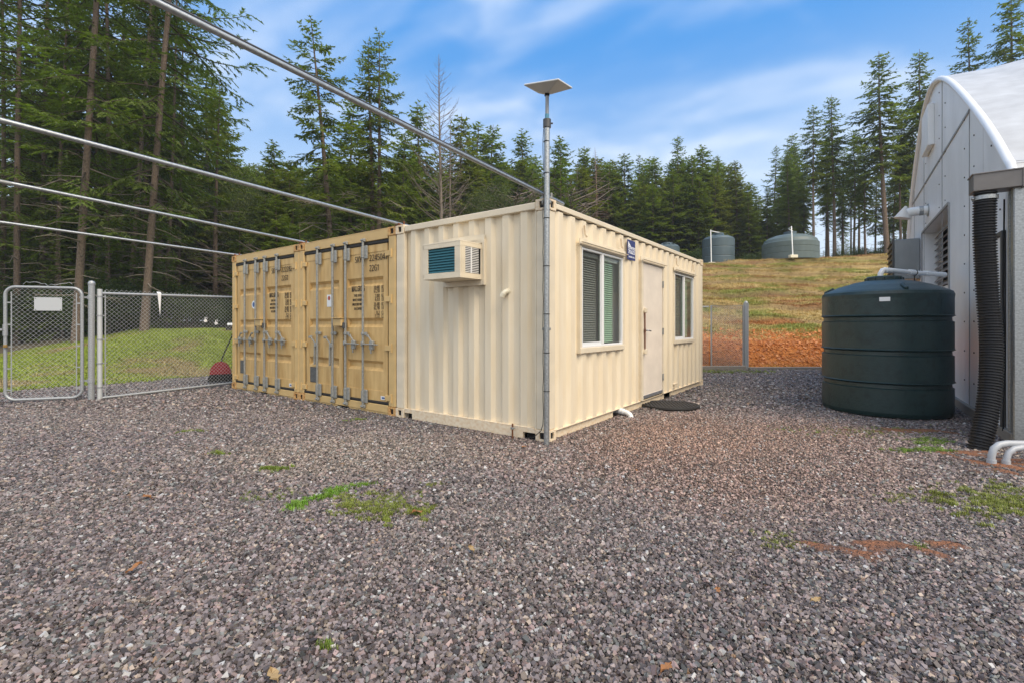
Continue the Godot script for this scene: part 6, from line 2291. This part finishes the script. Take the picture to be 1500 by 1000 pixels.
func fill(zone: String) -> void:
	var r := RandomNumberGenerator.new()
	r.seed = {"left": 11, "centre": 22, "right": 33, "under": 44}[zone]
	if zone == "left":
		for i in 38:
			var d := r.randf_range(25.0, 46.0)
			var x: float = d * r.randf_range(-1.25, -0.42)
			var k: String = ["big_b", "big_c", "cone_b", "open_b", "cone_a", "big_a"][i % 6]
			var h := r.randf_range(13.0, 23.0) * (0.8 if x > -d * 0.55 else 1.0)
			if x > -d * 0.62:
				h = r.randf_range(7.0, 10.0)
				k = ["cone_a", "cone_b", "young"][i % 3]
			tree(k, x, d, h, {"big_a": "thick fir", "big_b": "slim tall fir", "big_c": "low-branched fir", "cone_a": "full fir", "cone_b": "slender fir", "open_b": "bare-trunked fir", "young": "small fir"}[k] + " in the shaded wood " + ("left of the gate post" if x < -d * 0.88 else ("behind the wire fence" if x < -d * 0.6 else "just beyond the left container")), "firs of the wood behind the wire fence")
		for i in 30:
			var d := r.randf_range(33.0, 46.0)
			var x: float = d * lerpf(-1.2, -0.52, (i + r.randf()) / 30.0)
			tree(["cone_a", "cone_b", "cone_c"][i % 3], x, d, r.randf_range(7.5, 11.0), ["full low fir", "slender low fir", "yellowish low fir"][i % 3] + " at the back of the wood " + ("left of the gate post" if x < -d * 0.88 else ("behind the wire fence" if x < -d * 0.6 else "beyond the left container")), "low firs at the back of the wood", Vector2.ZERO, 1.3)
	elif zone == "centre":
		for i in 150:
			var d := r.randf_range(42.0, 66.0)
			var px := r.randf_range(330.0, 1110.0)
			var x := (px - 750.0) / 698.6 * d
			var lim := lerpf(226.0, 272.0, r.randf()) + maxf(0.0, (px - 1040.0) * 0.5)
			var h := 1.24 + (476.3 - lim) / 698.6 * d - hgt(x, d)
			tree(["cone_a", "cone_b", "cone_c"][i % 3], x, d, h, ["full fir", "slim fir", "bushy yellowish fir"][i % 3] + " in the forest rows behind the " + ["left tan container", "middle tan container", "office front", "office roof", "right ridge tanks"][clampi(int((px - 330.0) / 156.0), 0, 4)], "firs of the forest rows behind the containers", Vector2.ZERO, r.randf_range(1.15, 1.5))
	elif zone == "right":
		for i in 40:
			var d := r.randf_range(46.0, 60.0)
			var px := r.randf_range(1130.0, 1480.0)
			var x := (px - 750.0) / 698.6 * d
			var h := 1.24 + (476.3 - r.randf_range(190.0, 290.0)) / 698.6 * d - hgt(x, d)
			tree(["tall_b", "tall_c", "tall_b", "tall_a"][i % 4], x, d, h, ["thin fir", "slim fir", "high-crowned fir", "fuller fir"][i % 4] + " in the open wood beyond the ridge " + ("behind the right ridge tank" if px < 1200.0 else ("left of the tallest ridge fir" if px < 1300.0 else "behind the greenhouse end wall")), "firs of the open wood beyond the ridge")
	else:
		for i in 46:
			var d := r.randf_range(19.5, 30.0)
			var x: float = d * r.randf_range(-1.15, -0.40)
			if bank_q(x, d) < 9.0:
				continue
			tree("young" if i % 3 else "shrub", x, d, r.randf_range(2.2, 5.2) if i % 3 else r.randf_range(1.6, 3.0), ("young fir" if i % 3 else "leafy shrub") + " in the dark undergrowth behind the " + ("gate" if x < -d * 0.88 else "wire fence"), "undergrowth behind the wire fence", Vector2.ZERO, 1.15)
		for i in 12:
			var px := r.randf_range(330.0, 560.0)
			var d := r.randf_range(21.0, 30.0)
			tree(["cone_b", "brush", "young", "cone_a"][i % 4], (px - 750.0) / 698.6 * d, d, r.randf_range(3.6, 6.5), ["slender fir", "dry bare brush", "young fir", "bushy fir"][i % 4] + " above the roof of the " + ("left" if px < 440.0 else "middle") + " tan container", "undergrowth above the tan containers", Vector2.ZERO, 1.2)
		for i in 16:
			var px := r.randf_range(560.0, 900.0)
			var d := r.randf_range(30.0, 42.0)
			tree(["brush", "young", "snag_b"][i % 3], (px - 750.0) / 698.6 * d, d, r.randf_range(5.5, 8.5), ["dry bare brush", "young fir", "thin dead tree"][i % 3] + " seen above the office's " + ("front" if px < 800.0 else "long side"), "twiggy undergrowth above the office roof", Vector2.ZERO, 1.1)
		for i in 52:
			var px := r.randf_range(960.0, 1400.0)
			var d := r.randf_range(38.0, 50.0)
			tree("shrub" if i % 2 else "young", (px - 750.0) / 698.6 * d, d, r.randf_range(1.2, 2.8), ("low evergreen shrub" if i % 2 else "low young fir") + (" behind the left ridge tank" if px < 1096.0 else (" behind the right ridge tank" if px < 1200.0 else " on the ridge left of the greenhouse")), "low evergreens behind the ridge", Vector2.ZERO, 1.3)

# ---------------------------------------------------------------- everything
func _ready() -> void:
	rng.seed = 20240
	hn.seed = 3; hn.frequency = 0.05; hn.fractal_octaves = 4
	hn2.seed = 8; hn2.frequency = 0.05; hn2.fractal_octaves = 3
	stage()
	make_materials()
	make_ground()
	var yard := make_yard()
	tan_container("tan shipping container on the left with a round white sticker on its door", -4.895, "SKYU 222282  ", false)
	tan_container("tan shipping container in the middle with a square sticker and hanging handles", -2.452, "SKYU 224504 7", true)
	office()
	greenhouse()
	near_tank()
	far_tank(1028, 1076, 342, 35.0, "slim blue-grey water tank on the ridge, the left one in front of the firs", M.tank_far, 351, 1041)
	far_tank(1117, 1197, 340, 33.5, "wide grey-green water tank with white fill pipe on the ridge", M.tank_far_green, 357, 1160)
	far_tank(958, 996, 356, 36.0, "grey tank on the ridge of which only the top shows above the office roof", M.tank_far, 362, 0)
	fences()
	rafters()
	pole_and_dish()
	parked_machine()
	forest()
	make_grass()
	small_things()
	make_gravel(yard)
